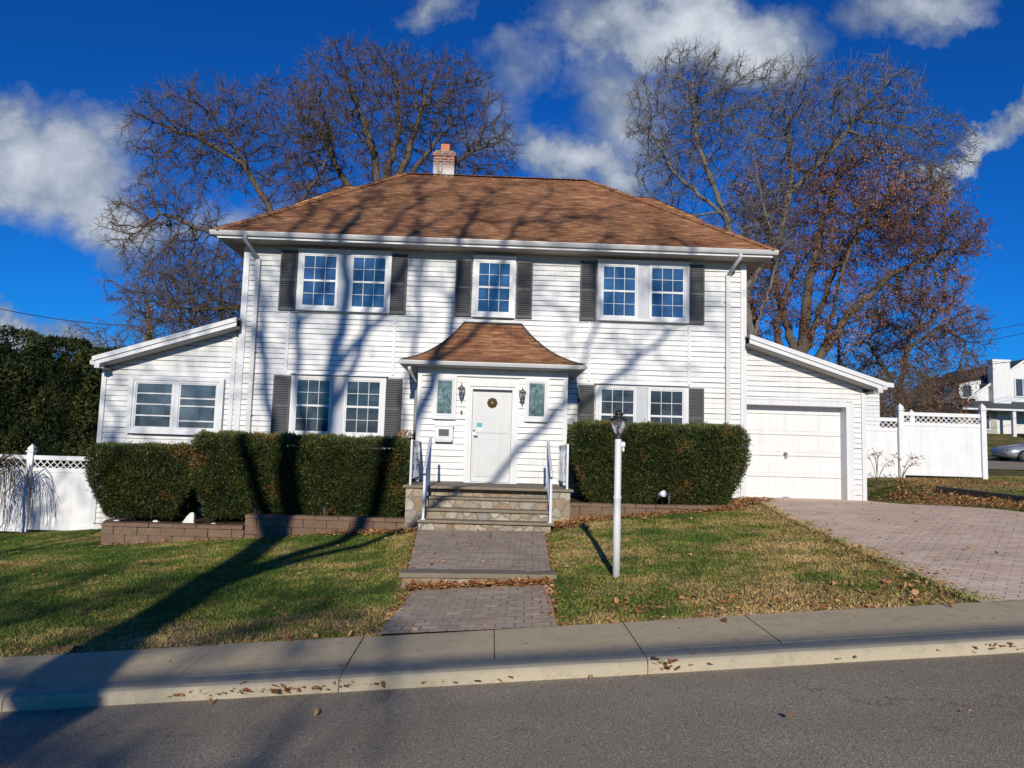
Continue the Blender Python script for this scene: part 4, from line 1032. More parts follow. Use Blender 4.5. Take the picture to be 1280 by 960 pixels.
fence_panel(gt, 8.95, 10.545, 19.03, -.42, 1.24, .16, 11)
k = MB(); k.box(8.85, 8.945, 18.98, 19.08, -.6, 1.28); k.build('post', M['vinyl'], gt)
sp = thing('vinyl_fence', 'fence post cap showing over the top of the right fence panel', 'fence post', (11.9, 20.4, -.35))
fence_post(sp, 11.95, 20.8, -.6, 1.42)

# timber edging, stones, garden lights
k = MB(); rg = []
for i in range(12):
    y = 9.8+5.6*i/11; x = 9.42+.02*mnoise.noise((y, 0, 0)); z = max(float(surf(9.3, y)), float(surf(9.6, y)))+.03
    rg.append([(x-.07, y, z-.22), (x+.07, y, z-.22), (x+.07, y, z+.07), (x-.07, y, z+.07)][::-1])
k.loft(rg); tag(k.build('timber_edging', M['timber']), 'dark weathered timber edging along the grass bank right of the driveway', 'edging')
def boulder(x, y, z, r, sx, sy, sz, seed):
    k = MB(); rings = []
    for i in range(7):
        th = math.pi*(i+.15)/6.3; rings.append([(x+sx*r*math.sin(th)*math.cos(a)*(1+.8*mnoise.noise((math.cos(a)*1.5+seed, math.sin(a)*1.5, i*.5))), y+sy*r*math.sin(th)*math.sin(a)*(1+.8*mnoise.noise((math.cos(a)*2+seed, math.sin(a)*2, i*.7))), z+sz*r*(1-math.cos(th))*.5) for a in [2*math.pi*j/9 for j in range(9)]][::-1])
    k.loft(rings[::-1]); return k
k = MB(); q = lambda sx, sy, z, dx: [(-5.62+dx+sx*math.cos(a)*(1+.25*math.sin(a*3+z)), 14.2+sy*math.sin(a), z) for a in [2*math.pi*j/6+.4 for j in range(6)]]
k.loft([q(.13, .10, -1.49, 0), q(.11, .09, -1.42, .01), q(.075, .06, -1.33, .03), q(.03, .02, -1.26, .05)])
tag(k.build('garden_stone', M['white_stone']), 'pointed white stone standing between the two left hedges', 'stone', 'white stones in the planting bed')
for i, (x, r, lb) in enumerate(((-6.86, .06, 'small white stone at the left end of the planter wall'), (-6.15, .07, 'small white stone under the middle of the corner hedge'), (-5.1, .055, 'small white stone under the left end of the long hedge'))):
    tag(boulder(x, 14.0, -1.50, r, 1, 1, 1.5, i*7+1).build('garden_stone', M['white_stone']), lb, 'stone', 'white stones in the planting bed')
def path_light(x, y, z, label, h=.2):
    t = thing('path_light', label, 'garden light', (x, y, z), 'little garden path lights along the beds')
    k = MB(); k.lathe(x, y, [(.012, z-.08), (.014, z+h*.35), (.02, z+h*.4), (.045, z+h*.72), (.05, z+h*.74)], 10); k.build('stake', M['steel'], t)
    k = MB(); k.lathe(x, y, [(.046, z+h*.745), (.075, z+h*.76), (.07, z+h*.85), (.02, z+h), (.004, z+h*1.02)], 10); k.build('cap', M['black'], t)
path_light(-3.03, 13.83, -1.255, 'dark garden path light in front of the middle of the long hedge', .22)
path_light(-4.28, 13.84, -1.26, 'dark garden path light at the step in the left planter wall', .17)
path_light(3.42, 14.2, -.89, 'dark garden path light under the right hedge', .27)
sl = thing('garden_spotlight', 'small tilted white garden spotlight under the right hedge', 'garden light', (3.2, 14.15, -.89))
k = MB(); k.tube([(3.14, 14.15, -.95), (3.17, 14.15, -.78), (3.24, 14.13, -.70)], .010, 6); k.build('stake', M['black'], sl)
k = MB(); k.tube([(3.20, 14.16, -.69), (3.26, 14.08, -.665), (3.29, 14.03, -.655)], [.03, .055, .065], 10); k.build('head', M['white_paper'], sl)

# ------------------------------------------------------------------ bare trees
def colonize(skel, att, step, dk, di, iters=90, jit=.22, up=.0):
    pos = []; par = []; rad0 = []
    for line in skel:
        r0_, r1_ = 0, 0
        if isinstance(line, tuple): line, r0_, r1_ = line
        tot = sum(np.linalg.norm(np.array(q)-np.array(p)) for p, q in zip(line[:-1], line[1:])); run = 0
        prev = -1; pl_ = [np.array(p, float) for p in line]
        # weld the start to the nearest existing node
        if pos:
            d = np.linalg.norm(np.array(pos)-pl_[0], axis=1); j = int(d.argmin())
            if d[j] < step*2.5: prev = j
        for a, b in zip(pl_[:-1], pl_[1:]):
            n = max(1, int(round(np.linalg.norm(b-a)/step)))
            for i in range(n):
                p = a+(b-a)*(i+1)/n+rng.normal(size=3)*step*.10
                if prev == -1:
                    pos.append(a); par.append(-1); rad0.append(r0_); prev = len(pos)-1
                run += np.linalg.norm(b-a)/n; pos.append(p); par.append(prev); rad0.append(r0_+(r1_-r0_)*run/tot); prev = len(pos)-1
    P = np.array(pos); par = list(par); A = np.array(att)
    near = np.full(len(A), 1e9); who = np.zeros(len(A), int); alive = np.ones(len(A), bool)
    def upd(lo):
        new = P[lo:]
        for c in range(0, len(A), 1500):
            s = slice(c, c+1500); d = np.linalg.norm(A[s][:, None, :]-new[None], axis=2)
            m = d.min(1); w = d.argmin(1)+lo; b = m < near[s]
            near[s] = np.where(b, m, near[s]); who[s] = np.where(b, w, who[s])
    upd(0); cnt = np.zeros(200000, int)
    for it in range(iters):
        alive &= near > dk; act = alive & (near < di)
        if not act.any():
            di *= 1.5
            if di > 30: break
            continue
        ids = who[act]; dv = (A[act]-P[ids]); dv /= np.linalg.norm(dv, axis=1, keepdims=True)+1e-9
        un, inv = np.unique(ids, return_inverse=True); S = np.zeros((len(un), 3)); np.add.at(S, inv, dv)
        ok = cnt[un] < 4; un = un[ok]; S = S[ok]
        if len(un) == 0: break
        cnt[un] += 1
        S /= np.linalg.norm(S, axis=1, keepdims=True)+1e-9; S += rng.normal(size=S.shape)*jit; S[:, 2] += up; S /= np.linalg.norm(S, axis=1, keepdims=True)
        lo = len(P); P = np.vstack([P, P[un]+S*step]); par += list(un); upd(lo)
    return P, np.array(par), np.concatenate([rad0, np.zeros(len(P)-len(rad0))])
def radii(P, par, rt, pw, rmax):
    n = len(P); acc = np.zeros(n); kids = np.zeros(n, int)
    for i in range(n):
        if par[i] >= 0: kids[par[i]] += 1
    order = range(n-1, -1, -1); acc[kids == 0] = rt**pw
    for i in order:                           # children always come after their parent
        if acc[i] == 0: acc[i] = rt**pw
        if par[i] >= 0: acc[par[i]] += acc[i]
    r = acc**(1/pw); return np.minimum(r, rmax), kids
def cones(A, B, ra, rb, k):
    d = B-A; L = np.linalg.norm(d, axis=1, keepdims=True); d = d/(L+1e-9)
    ref = np.where(np.abs(d[:, 2:3]) < .9, np.array([[0, 0, 1.]]), np.array([[1., 0, 0]]))
    u = np.cross(d, ref); u /= np.linalg.norm(u, axis=1, keepdims=True); w = np.cross(d, u); n = len(A)
    V = np.zeros((n, 2*k, 3))
    for j in range(k):
        c, s = math.cos(2*math.pi*j/k), math.sin(2*math.pi*j/k); o = u*c+w*s
        V[:, j] = A-d*ra[:, None]*.3+o*ra[:, None]; V[:, k+j] = B+d*rb[:, None]*.3+o*rb[:, None]
    base = (np.arange(n)*2*k)[:, None, None]
    F = np.array([[j, (j+1) % k, k+(j+1) % k, k+j] for j in range(k)])[None]+base
    return V.reshape(-1, 3), F.reshape(-1, 4)
def ellipsoid_pts(ells, n, shell=.45):
    w = np.array([e[3]*e[4]*e[5] for e in ells])**.75; out = []
    for i, c in zip(rng.choice(len(ells), n, p=w/w.sum()), range(n)):
        e = ells[i]; v = rng.normal(size=3); v /= np.linalg.norm(v); r = rng.random()**shell
        out.append((e[0]+e[3]*v[0]*r, e[1]+e[4]*v[1]*r, e[2]+e[5]*v[2]*r))
    return np.array(out)
def tree(name, label, base, skel, ells, natt, step=.38, rt=.010, pw=2.25, rmax=.34, twigs=3, tl=(.35, .8), bark='bark', group=None, droop=0, dk=None, leaves=None, cat='tree', jit=.22):
    t = thing(name, label, cat, base, group)
    P, par, sk0 = colonize(skel, ellipsoid_pts(ells, natt), step, dk or step*1.5, step*7, jit=jit)
    r, kids = radii(P, par, rt, pw, rmax); r = np.maximum(r, sk0)
    i = np.arange(len(P))[par >= 0]; a = par[i]
    ra = np.minimum(r[a], r[i]*1.6); thick = r[i] > .045
    V1, F1 = cones(P[a[thick]], P[i[thick]], ra[thick], r[i[thick]], 8)
    np_obj('trunk', V1, F1, M[bark], t, smooth=True)
    V2, F2 = cones(P[a[~thick]], P[i[~thick]], ra[~thick], r[i[~thick]], 4)
    Vs, Fs = [V2], [F2+0]
    off = len(V2); fine = i[(r[i] < rt*3.2)]
    if twigs and len(fine):
        b = np.repeat(fine, twigs); d = P[b]-P[par[b]]; d /= np.linalg.norm(d, axis=1, keepdims=True)
        d = d+rng.normal(size=d.shape)*.62; d /= np.linalg.norm(d, axis=1, keepdims=True)
        L = rng.uniform(*tl, len(b))[:, None]; st = P[par[b]]+(P[b]-P[par[b]])*rng.random((len(b), 1))
        m = st+d*L*.5; d2 = d+rng.normal(size=d.shape)*.3; d2[:, 2] += .18-droop; d2 /= np.linalg.norm(d2, axis=1, keepdims=True); e = m+d2*L*.5
        for A_, B_, q0, q1 in ((st, m, .8, .62), (m, e, .62, .35)):
            v, f = cones(A_, B_, np.full(len(b), rt*q0), np.full(len(b), rt*q1), 3); Vs.append(v); Fs.append(f+off); off += len(v)
        # side shoots
        s2 = m; d3 = d+rng.normal(size=d.shape)*.8; d3 /= np.linalg.norm(d3, axis=1, keepdims=True)
        v, f = cones(s2, s2+d3*L*.4, np.full(len(b), rt*.55), np.full(len(b), rt*.3), 3); Vs.append(v); Fs.append(f+off)
        tips = np.vstack([m, e, s2+d3*L*.4])
    else: tips = P[fine]
    np_obj('crown', np.vstack(Vs), np.vstack(Fs), M['twig'] if bark != 'bark_grey' else M['bark_grey'], t)
    if leaves:
        ok = np.array([leaves(*p) for p in tips]); T = tips[rng.random(len(tips)) < ok]
        T = np.repeat(T, 3, 0)+rng.normal(size=(len(T)*3, 3))*.09
        Dv = rng.normal(size=T.shape)*.6+np.array([0, 0, -.9])
        Vv, Ff = cards(T, Dv, rng.uniform(.07, .16, len(T)), rng.uniform(.035, .075, len(T)), .15)
        np_obj('leaves', Vv, Ff, M['rust'], t, np.repeat(np.clip(.45+vnoise(T, .35)*.7+rng.normal(size=len(T))*.2, 0, 1), 4))
    return t
def L_(y, *p): return [(x, y+dy, z) for x, dy, z in p]
# left of the roof
tree('bare_tree', 'wide bare leaning tree behind the left end of the roof', (-7.8, 32, -1.7),
     [L_(32, (-7.8, 0, -1.7), (-8.3, 0, 4), (-9.6, 0, 9.6), (-11.3, 0, 12.4), (-12.4, -.5, 14.0)), L_(32, (-9.6, 0, 9.6), (-8.2, .6, 12.2), (-7.6, .8, 14.2)), L_(32, (-8.9, 0, 7), (-12, -.5, 9), (-14.4, -1, 9.8)), L_(32, (-8.6, 0, 5.6), (-11.2, .8, 6.2), (-13.6, 1, 6.0)), L_(32, (-11.2, 0, 12.3), (-13.6, .5, 13.8), (-15.2, .5, 14.2))],
     [(-13.2, 32, 13.6, 3.6, 3, 2.6), (-9.6, 32, 14.4, 2.6, 2.6, 2.0), (-14.5, 32, 9.3, 2.8, 2.6, 2.3), (-13.2, 32, 6.3, 3.8, 2.6, 2.0), (-9, 32, 10.5, 2.2, 2, 2)], 6500, .33, .0115, 2.2, .30, 4, (.35, .85))
tree('bare_tree', 'tall round bare tree with dark limbs behind the roof beside the chimney', (-5.4, 34, -1.5),
     [(L_(34, (-5.2, 0, -1.5), (-5.3, 0, 6), (-5.5, 0, 10.6), (-6.0, 0, 14), (-7.0, .3, 16.5)), .42, .12), (L_(34, (-5.5, 0, 10.8), (-4.4, -.5, 13.6), (-3.6, -.6, 16.6)), .24, .09), (L_(34, (-5.4, 0, 10.2), (-3.2, -.5, 12.6), (-1.2, -.5, 14.2)), .22, .08), (L_(34, (-5.5, 0, 10.6), (-7.6, .5, 13), (-8.9, .5, 15.6)), .2, .08), (L_(34, (-5.6, 0, 12), (-5.0, .8, 15.5), (-5.2, .9, 18)), .2, .08), (L_(34, (-5.4, 0, 9.6), (-4.6, -.4, 12.2), (-2.8, -.6, 14.8)), .2, .08)],
     [(-6.6, 34, 16.4, 3.6, 3.2, 3.1), (-3.0, 34, 16.0, 3.4, 3.0, 3.0), (-.9, 34, 14.2, 2.0, 2.2, 1.9), (-8.8, 34, 13.2, 2.0, 2.2, 2.4), (-4.6, 34, 12.5, 3.0, 2, 2)], 8000, .31, .0125, 2.2, .36, 4, (.3, .7))
tree('small_bare_tree', 'low twiggy bare tree over the sun room roof', (-14.6, 37, -2),
     [L_(37, (-14.6, 0, -2), (-14.8, 0, 3), (-15, 0, 6)), L_(37, (-14.7, 0, 2), (-17, 0, 5)), L_(37, (-14.7, 0, 2.5), (-12.8, 0, 6))],
     [(-15.6, 37, 7.4, 3.0, 2.5, 3.0), (-13.2, 37, 7.0, 2.4, 2.5, 3.2)], 3400, .33, .012, 2.2, .2, 4, (.4, .9))
tree('small_bare_tree', 'small pale bare tree beside the utility pole behind the left hedge', (-20.4, 39, -2.5),
     [L_(39, (-20.4, 0, -2.5), (-20.3, 0, 2.5), (-20.2, 0, 4.5)), L_(39, (-20.4, 0, 2), (-18.6, 0, 4.5))],
     [(-20.6, 39, 5.2, 2.2, 2, 1.4), (-18.4, 39, 5.4, 1.6, 2, 1.2)], 700, .34, .011, 2.2, .16, 3, (.4, .8))
# right of the roof
tree('bare_tree', 'tall grey bare tree behind the right end of the roof', (11.2, 31, -.6),
     [L_(31, (11.2, 0, -.6), (11.0, 0, 4), (10.6, 0, 8), (9.6, 0, 11.2), (8.6, 0, 13.6), (8.4, 0, 15.8)), L_(31, (10.7, 0, 7.4), (12.4, .5, 9.8), (13.0, .6, 12.8), (12.8, .6, 15.4)), L_(31, (9.8, 0, 10.6), (7.6, .4, 12.6), (6.6, .4, 14.4)), L_(31, (13.0, .5, 12), (14.9, .5, 14.2), (16.2, .5, 15.8)), L_(31, (11, 0, 5), (11.9, -.5, 8.6), (10.9, -.8, 12)), L_(31, (9.8, 0, 10.8), (8.6, .3, 10.6), (7.2, .3, 10.9))],
     [(8.4, 31, 15.0, 3.2, 2.8, 3.2), (7.4, 31, 12.2, 1.8, 2.2, 2.0), (12.4, 31, 15.2, 3.2, 2.8, 2.6), (16.0, 31, 15.4, 2.8, 2.6, 2.4), (18.9, 31, 13.9, 2.2, 2.0, 1.8), (11, 31, 10, 2, 2, 3)], 7500, .31, .0115, 2.2, .27, 4, (.35, .8), 'bark_grey')
def lv(x, y, z):
    a = mnoise.noise((x*.45, y*.45, z*.45+3))
    return max(0, min(1, (.62+a*1.3)*(1 if z < 14.4-(abs(x-16.5)*.22) else 0)))*.78
tree('rust_leaved_tree', 'many-stemmed tree holding rusty brown leaves right of the house', (13.6, 32, -.4),
     [(L_(32, (13.6, 0, -.4), (13.5, 0, 4.5), (13.9, 0, 8), (14.6, 0, 11), (15.4, 0, 13)), .36, .10), (L_(32, (13.5, 0, 3.5), (15.4, -.5, 6.5), (17.4, -.5, 8.4), (19.6, -.6, 9.4)), .24, .07), (L_(32, (13.5, 0, 4), (12.6, .4, 7.5), (12.2, .4, 10.4)), .22, .07), L_(32, (13.6, 0, 4.6), (15.2, .5, 8.6), (17.0, .6, 11.4), (18.4, .6, 12.6)), (L_(32, (13.5, 0, 2.5), (11.6, 0, 5.5), (10.9, 0, 8.5)), .22, .07), (L_(32, (12.9, 0, 3.2), (12.3, -.3, 6), (13.2, -.5, 9)), .2, .07), L_(32, (14.4, -.3, 4.8), (14.8, -1, 8), (15.8, -1, 10.8))],
     [(16.6, 32, 11.0, 3.6, 3.0, 2.4), (19.2, 32, 10.2, 2.6, 2.4, 2.2), (13.2, 32, 9.6, 2.8, 2.4, 2.4), (18.4, 32, 7.9, 2.6, 2.2, 1.0), (11.4, 32, 7.2, 1.6, 2, 2.4), (15, 32, 7, 2.5, 2, 2), (12.6, 32, 12.0, 2.6, 2.4, 1.8), (15.8, 32, 13.0, 2.8, 2.4, 1.6), (18.6, 32, 12.0, 2.0, 2.2, 1.6)], 7500, .33, .0125, 2.2, .27, 4, (.3, .75), 'bark', leaves=lv)
tree('rust_leaved_tree', 'low drooping tree with rusty leaves above the right fence', (21.2, 38, .1),
     [L_(38, (21.2, 0, .1), (21.3, 0, 4), (21.8, 0, 6.8), (23.6, 0, 8.2)), L_(38, (21.3, 0, 3.6), (19.6, 0, 6.4)), L_(38, (21.6, 0, 6), (23.6, 0, 7.4), (24.8, 0, 6.6))],
     [(22.2, 38, 7.6, 3.0, 2.6, 1.9), (24.3, 38, 7.2, 1.7, 2, 1.6), (20.6, 38, 5.4, 2.6, 2.2, 2.0), (23.8, 38, 5.2, 2.0, 2, 1.4)], 3200, .33, .0135, 2.2, .24, 4, (.35, .8), 'bark', leaves=lambda x, y, z: max(0, .55+mnoise.noise((x*.5, y*.5, z*.5))*.9)*.5, droop=.4)
for i, (x, y, h, w, lb) in enumerate(((14.6, 28, 3.3, 1.7, 'brown twiggy shrub behind the gate beside the garage'), (17.2, 28.5, 3.6, 1.9, 'brown twiggy shrub behind the middle of the right fence'), (18.4, 32.5, 4.2, 1.6, 'brown twiggy shrub behind the right end of the right fence'))):
    zb = gz(x, y)
    tree('bare_shrub', lb, (x, y, zb), [L_(y, (x+dx*.2, 0, zb-.1), (x+dx*.6, dy, zb+h*.35), (x+dx, dy*1.4, zb+h*.6)) for dx, dy in ((-1, .2), (-.4, -.3), (.3, .3), (.9, -.2), (0, .1))],
         [(x, y, zb+h*.62, w, 1.1, h*.5)], 800, .26, .011, 2.2, .06, 4, (.3, .7), 'bark', 'brown scrub behind the right fence', cat='shrub',
         leaves=(lambda x, y, z: max(0, .22+mnoise.noise((x*.7, y*.7, z*.7))*.6)*.45))
for i, (x, y, h, lb) in enumerate(((29.5, 64, 6.5, 'small bare tree left of the neighbour house chimney'), (35.2, 70, 7.5, 'small bare tree just behind the neighbour house roof'))):
    zb = gz(x, y)
    tree('small_bare_tree', lb, (x, y, zb), [L_(y, (x, 0, zb-.2), (x, 0, zb+h*.45), (x+.4, 0, zb+h*.7)), L_(y, (x, 0, zb+h*.3), (x+1.4, 0, zb+h*.65)), L_(y, (x, 0, zb+h*.3), (x-1.4, 0, zb+h*.62))], [(x, y, zb+h*.72, 2.8, 2.4, h*.36)], 500, .5, .016, 2.2, .16, 3, (.5, 1.1), 'bark')

# weeping shrub in front of the left fence, canes by the garage, dry flower stalks
ws_ = thing('weeping_shrub', 'bare weeping shrub with hanging twigs in front of the left fence', 'shrub', (-10.35, 15.8, gz(-10.35, 15.8)))
k = MB(); z0 = gz(-10.35, 15.8); k.tube([(-10.35, 15.8, z0-.1), (-10.3, 15.8, z0+.6), (-10.38, 15.8, z0+1.25), (-10.3, 15.75, z0+1.6)], [.035, .03, .025, .02], 7); k.build('trunk', M['bark'], ws_)
A_, B_, ra_ = [], [], []
for j in range(70):
    a = rnd.uniform(0, 6.28); r = rnd.uniform(.15, .85); p = Vector((-10.32, 15.77, z0+rnd.uniform(1.1, 1.6)))
    q = p+Vector((math.cos(a)*r*.5, math.sin(a)*r*.5, .22)); pts = [p, q]
    zl = rnd.uniform(.05, .8)
    for s in range(1, 6):
        f = s/5; pts.append(Vector((p.x+math.cos(a)*r*(.5+.5*f**.5)+rnd.uniform(-.03, .03), p.y+math.sin(a)*r*(.5+.5*f**.5)+rnd.uniform(-.03, .03), q.z+(z0+zl-q.z)*f**1.2)))
    for m_ in range(len(pts)-1):
        A_.append(pts[m_]); B_.append(pts[m_+1]); ra_.append(.009*(1-m_*.11))
        if m_ > 1 and rnd.random() < .8:
            A_.append(pts[m_]); B_.append(pts[m_]+Vector((rnd.uniform(-.12, .12), rnd.uniform(-.12, .12), -rnd.uniform(.05, .2)))); ra_.append(.005)
v, f = cones(np.array([list(p) for p in A_]), np.array([list(p) for p in B_]), np.array(ra_), np.array(ra_)*.85, 3)
np_obj('twigs', v, f, M['twig'], ws_)
def canes(name, label, x, y, spread, h, n, tips, grp=None):
    z = float(surf(x, y)); t = thing(name, label, 'plant', (x, y, z), grp); A_, B_, r_ = [], [], []; T = []
    for j in range(n):
        dx = rnd.uniform(-spread, spread); dy = rnd.uniform(-.2, .2); hh = h*rnd.uniform(.6, 1); p = Vector((x+rnd.uniform(-.06, .06), y, z-.03))
        for s in range(6):
            f = (s+1)/6; q = Vector((x+dx*f**1.5, y+dy*f, z+hh*math.sin(f*1.9)/math.sin(1.57))); A_.append(p); B_.append(q); r_.append(.009*(1-.12*s))
            if s > 2: T.append(q)
            if s > 1 and rnd.random() < .6:
                e = q+Vector((rnd.uniform(-.15, .15), rnd.uniform(-.1, .1), rnd.uniform(.02, .18))); A_.append(q); B_.append(e); r_.append(.005); T.append(e)
            p = q
    v, f = cones(np.array([list(p) for p in A_]), np.array([list(p) for p in B_]), np.array(r_), np.array(r_)*.8, 4); np_obj('canes', v, f, M['twig'], t)
    T = np.repeat(np.array([list(p) for p in T]), tips, 0); T = T[rng.random(len(T)) < .5]+rng.normal(size=(0 or len(T[rng.random(len(T)) < 2]), 3))[:0].sum() if False else T
    keep = rng.random(len(T)) < .4; T = T[keep]+rng.normal(size=(keep.sum(), 3))*.03
    Vv, Ff = cards(T, rng.normal(size=T.shape)+np.array([0, 0, -.3]), rng.uniform(.04, .09, len(T)), rng.uniform(.03, .05, len(T)), .2)
    np_obj('dead_leaves', Vv, Ff, M['litter'], t, np.repeat(rng.random(len(T)), 4))
canes('rose_bush', 'bare arching rose canes by the garage corner in front of the gate', 9.25, 17.6, .5, .85, 6, 3, 'bare rose canes by the right fence')
canes('rose_bush', 'bare arching rose canes in front of the right fence post', 9.9, 17.7, .55, .65, 5, 3, 'bare rose canes by the right fence')
def stalks(x, y, zt, label):
    t = thing('dry_flower_stalks', label, 'plant', (x, y, -1.3)); A_, B_, r_ = [], [], []; H_ = []
    for j in range(14):
        p = Vector((x+rnd.uniform(-.28, .28), y+rnd.uniform(-.05, .1), zt+rnd.uniform(-.05, .14))); A_.append(Vector((x+rnd.uniform(-.1, .1), y, -1.3))); B_.append(p); r_.append(.006); H_.append(p)
    v, f = cones(np.array([list(p) for p in A_]), np.array([list(p) for p in B_]), np.array(r_), np.array(r_)*.7, 4); np_obj('stems', v, f, M['twig'], t)
    for p in H_:
        T = np.array([list(p)])+rng.normal(size=(26, 3))*.03
        Vv, Ff = cards(T, rng.normal(size=T.shape), .05, .03, .2); np_obj('flower_head', Vv, Ff, M['litter'], t, np.repeat(np.clip(.75+rng.normal(size=26)*.15, 0, 1), 4))
stalks(-1.75, 15.62, .27, 'dry tan flower heads poking above the right end of the long left hedge')

# ------------------------------------------------------------------ street trees behind the viewer: they stand across the road and shade the yard
SX, SZ = .042, .364                            # run of the low sun: sideways and down per metre of depth
def up(x, y, z, yt): return (x-SX*(y-yt), yt, z+SZ*(y-yt))
def limb(yt, *pts): return [(*up(x, y, z, yt+dy)[:1], yt+dy, up(x, y, z, yt+dy)[2]) for x, y, z, dy in pts]
YT = -4.6
b0 = (-2.75, YT, -1.85)
sk = [([b0, (-2.95, YT, -.2)]+limb(YT, (-2.95, 5.4, -1.85, 0), (-3.15, 6.6, -1.75, 0), (-3.50, 9.4, -1.7, 0)), .36, .27),
      (limb(YT, (-3.50, 9.4, -1.7, 0), (-3.75, 12.6, -1.6, .1), (-3.85, 14.2, -.4, .2), (-3.60, 16.5, 1.8, .3), (-3.35, 16.5, 3.6, .4), (-3.3, 17.4, 5.6, .5)), .26, .08),
      (limb(YT, (-3.55, 10.6, -1.68, 0), (-4.35, 14.2, -.9, -.4), (-4.75, 14.2, .1, -.5), (-5.2, 16.5, 2.4, -.7), (-5.5, 16.5, 4.4, -.8)), .15, .06),
      (limb(YT, (-3.40, 8.6, -1.68, 0), (-2.6, 10.6, -1.5, .5), (-1.7, 12.6, -1.4, .8), (-.9, 13.4, -.9, 1), (.2, 15.2, -.3, 1.2), (1.4, 15.2, 1.1, 1.4), (2.3, 16.5, 2.9, 1.6)), .115, .012),
      (limb(YT, (-3.45, 9.2, -1.68, 0), (-2.5, 12.4, -1.5, .3), (-2.1, 14.2, -.3, .5), (-1.4, 15.3, 1.0, .6), (-.9, 16.5, 3.2, .8), (-.6, 18, 5.8, 1)), .16, .06),
      (limb(YT, (-3.60, 16.5, 1.8, .3), (-2.6, 16.5, 3.0, .2), (-1.4, 17.4, 5.4, .1)), .09, .05), (limb(YT, (1.0, 15.2, .6, 1.3), (3.0, 16.5, 2.0, 1.4), (4.4, 16.5, 3.2, 1.4)), .02, .01),
      (limb(YT, (-3.85, 14.2, -.4, .2), (-4.3, 16.5, 1.4, 0), (-4.6, 16.5, 3.4, -.2), (-4.4, 17.6, 5.6, -.3)), .10, .05),
      (limb(YT, (-3.70, 15.4, .8, .25), (-3.0, 16.5, 2.1, .3), (-2.75, 16.5, 3.6, .3), (-2.3, 17.5, 5.6, .3)), .10, .04), (limb(YT, (-2.1, 14.2, -.3, .5), (-2.0, 16.5, 1.6, .5), (-1.7, 16.5, 3.0, .5), (-1.8, 17.5, 5.2, .4)), .08, .03),
      (limb(YT, (-5.1, 16.4, 2.2, -.7), (-5.9, 16.5, 3.2, -.8), (-7, 17, 4.4, -1)), .07, .03), (limb(YT, (-1.3, 15.5, 1.4, .6), (-.2, 16.5, 3.0, .8), (.6, 18, 5.2, 1)), .045, .02), (limb(YT, (-4.5, 16.5, 2.6, -.1), (-3.9, 16.5, 3.6, -.1), (-3.7, 17.6, 5.4, -.1)), .06, .03)]
cx_, cz_ = -3.6, 12.0
tree('bare_tree', 'large bare street tree across the road from the house', b0, sk,
     [(-3.6, YT, 13.2, 4.6, 3.2, 3.2), (-.6, YT+.8, 12.4, 4.2, 3, 3.0), (-6.3, YT-.5, 11.5, 3.2, 3, 2.8), (2.6, YT+1.2, 11.0, 2.6, 2.4, 2.0), (-3.0, YT, 15.6, 4.6, 2.6, 2.2)], 1700, .45, .016, 2.3, .27, 2, (.5, 1.1))
tree('bare_tree', 'second bare street tree farther left across the road', (-9.2, -6.0, -2.4),
     [[(-9.2, -6, -2.4), (-9.3, -6, 3.2), (-9.1, -6, 5.4)], [(-9.3, -6, 3), (-10.6, -6, 5.4), (-11.5, -6, 7.4)], [(-9.2, -6, 4.4), (-7.9, -5.6, 7), (-7.4, -5.5, 9)], [(-9.1, -6, 5.2), (-9.2, -6.4, 9)]],
     [(-9.9, -6, 8.4, 3.4, 3, 3.0)], 330, .5, .016, 2.25, .28, 1, (.5, 1.0))
tree('bare_tree', 'bare tree in the yard opposite casting broken shade on the road', (-7.4, -15.0, -2.2),
     [[(-7.4, -15, -2.2), (-7.3, -15, 2.2), (-7.2, -15, 4.4)], [(-7.3, -15, 2.0), (-5.8, -15, 4.4), (-4.6, -15, 5.8)], [(-7.3, -15, 3.0), (-8.2, -15, 5.2)], [(-7.2, -15, 4.0), (-5.4, -15, 7)]],
     [(-4.5, -15, 5.9, 3.6, 2.5, 1.7), (-7.4, -15, 6.6, 2.4, 2, 1.6)], 640, .45, .02, 2.25, .26, 3, (.5, 1.0))

# ------------------------------------------------------------------ poles and cables
def pole(name, label, x, y, zt, r, lean=0, arm=None):
    zb = gz(x, y); t = thing(name, label, 'utility pole', (x, y, zb))
    k = MB(); k.tube([(x-lean, y, zb-.3), (x, y, zt)], [r*1.15, r*.85], 10); k.build('pole', M['wood_pole'], t)
    if arm:
        k = MB(); k.tube([(x, y, zt-.25), (x+.5, y-.1, zt+.02), (x+1.5, y-.3, zt-.05)], .05, 8); k.build('arm', M['steel'], t)
        k = MB(); k.loft([[(x+1.45+u*.75, y-.3+w*.16*(1-abs(u-.5)*.8), zt-.06+h*.10) for w, h in ((-1, 0), (1, 0), (.6, 1), (-.6, 1))] for u in (0, .3, .7, 1)]); k.build('lamp_head', M['steel'], t)
    return t
pole('utility_pole', 'leaning grey utility pole behind the sun room roof', -18.7, 40, 7.5, .16, .25)
pole('street_light_pole', 'thin street light pole with an arm above the garage roof', 19.0, 40, 8.1, .10, 0, True)
def cable(label, pts, r=.016, sag=.3):
    k = MB(); a, b = Vector(pts[0]), Vector(pts[1]); n = 20
    k.tube([a+(b-a)*i/n-Vector((0, 0, sag*4*(i/n)*(1-i/n))) for i in range(n+1)], r, 5); tag(k.build('cable', M['cable']), label, 'cable')
cable('black overhead cable from the left edge to the leaning utility pole', [(-31, 40, 8.0), (-18.75, 40, 6.3)], .022, .45)
cable('highest overhead wire at the right edge over the neighbour house', [(24, 45, 7.3), (46, 45, 12.3)], .018, .3)
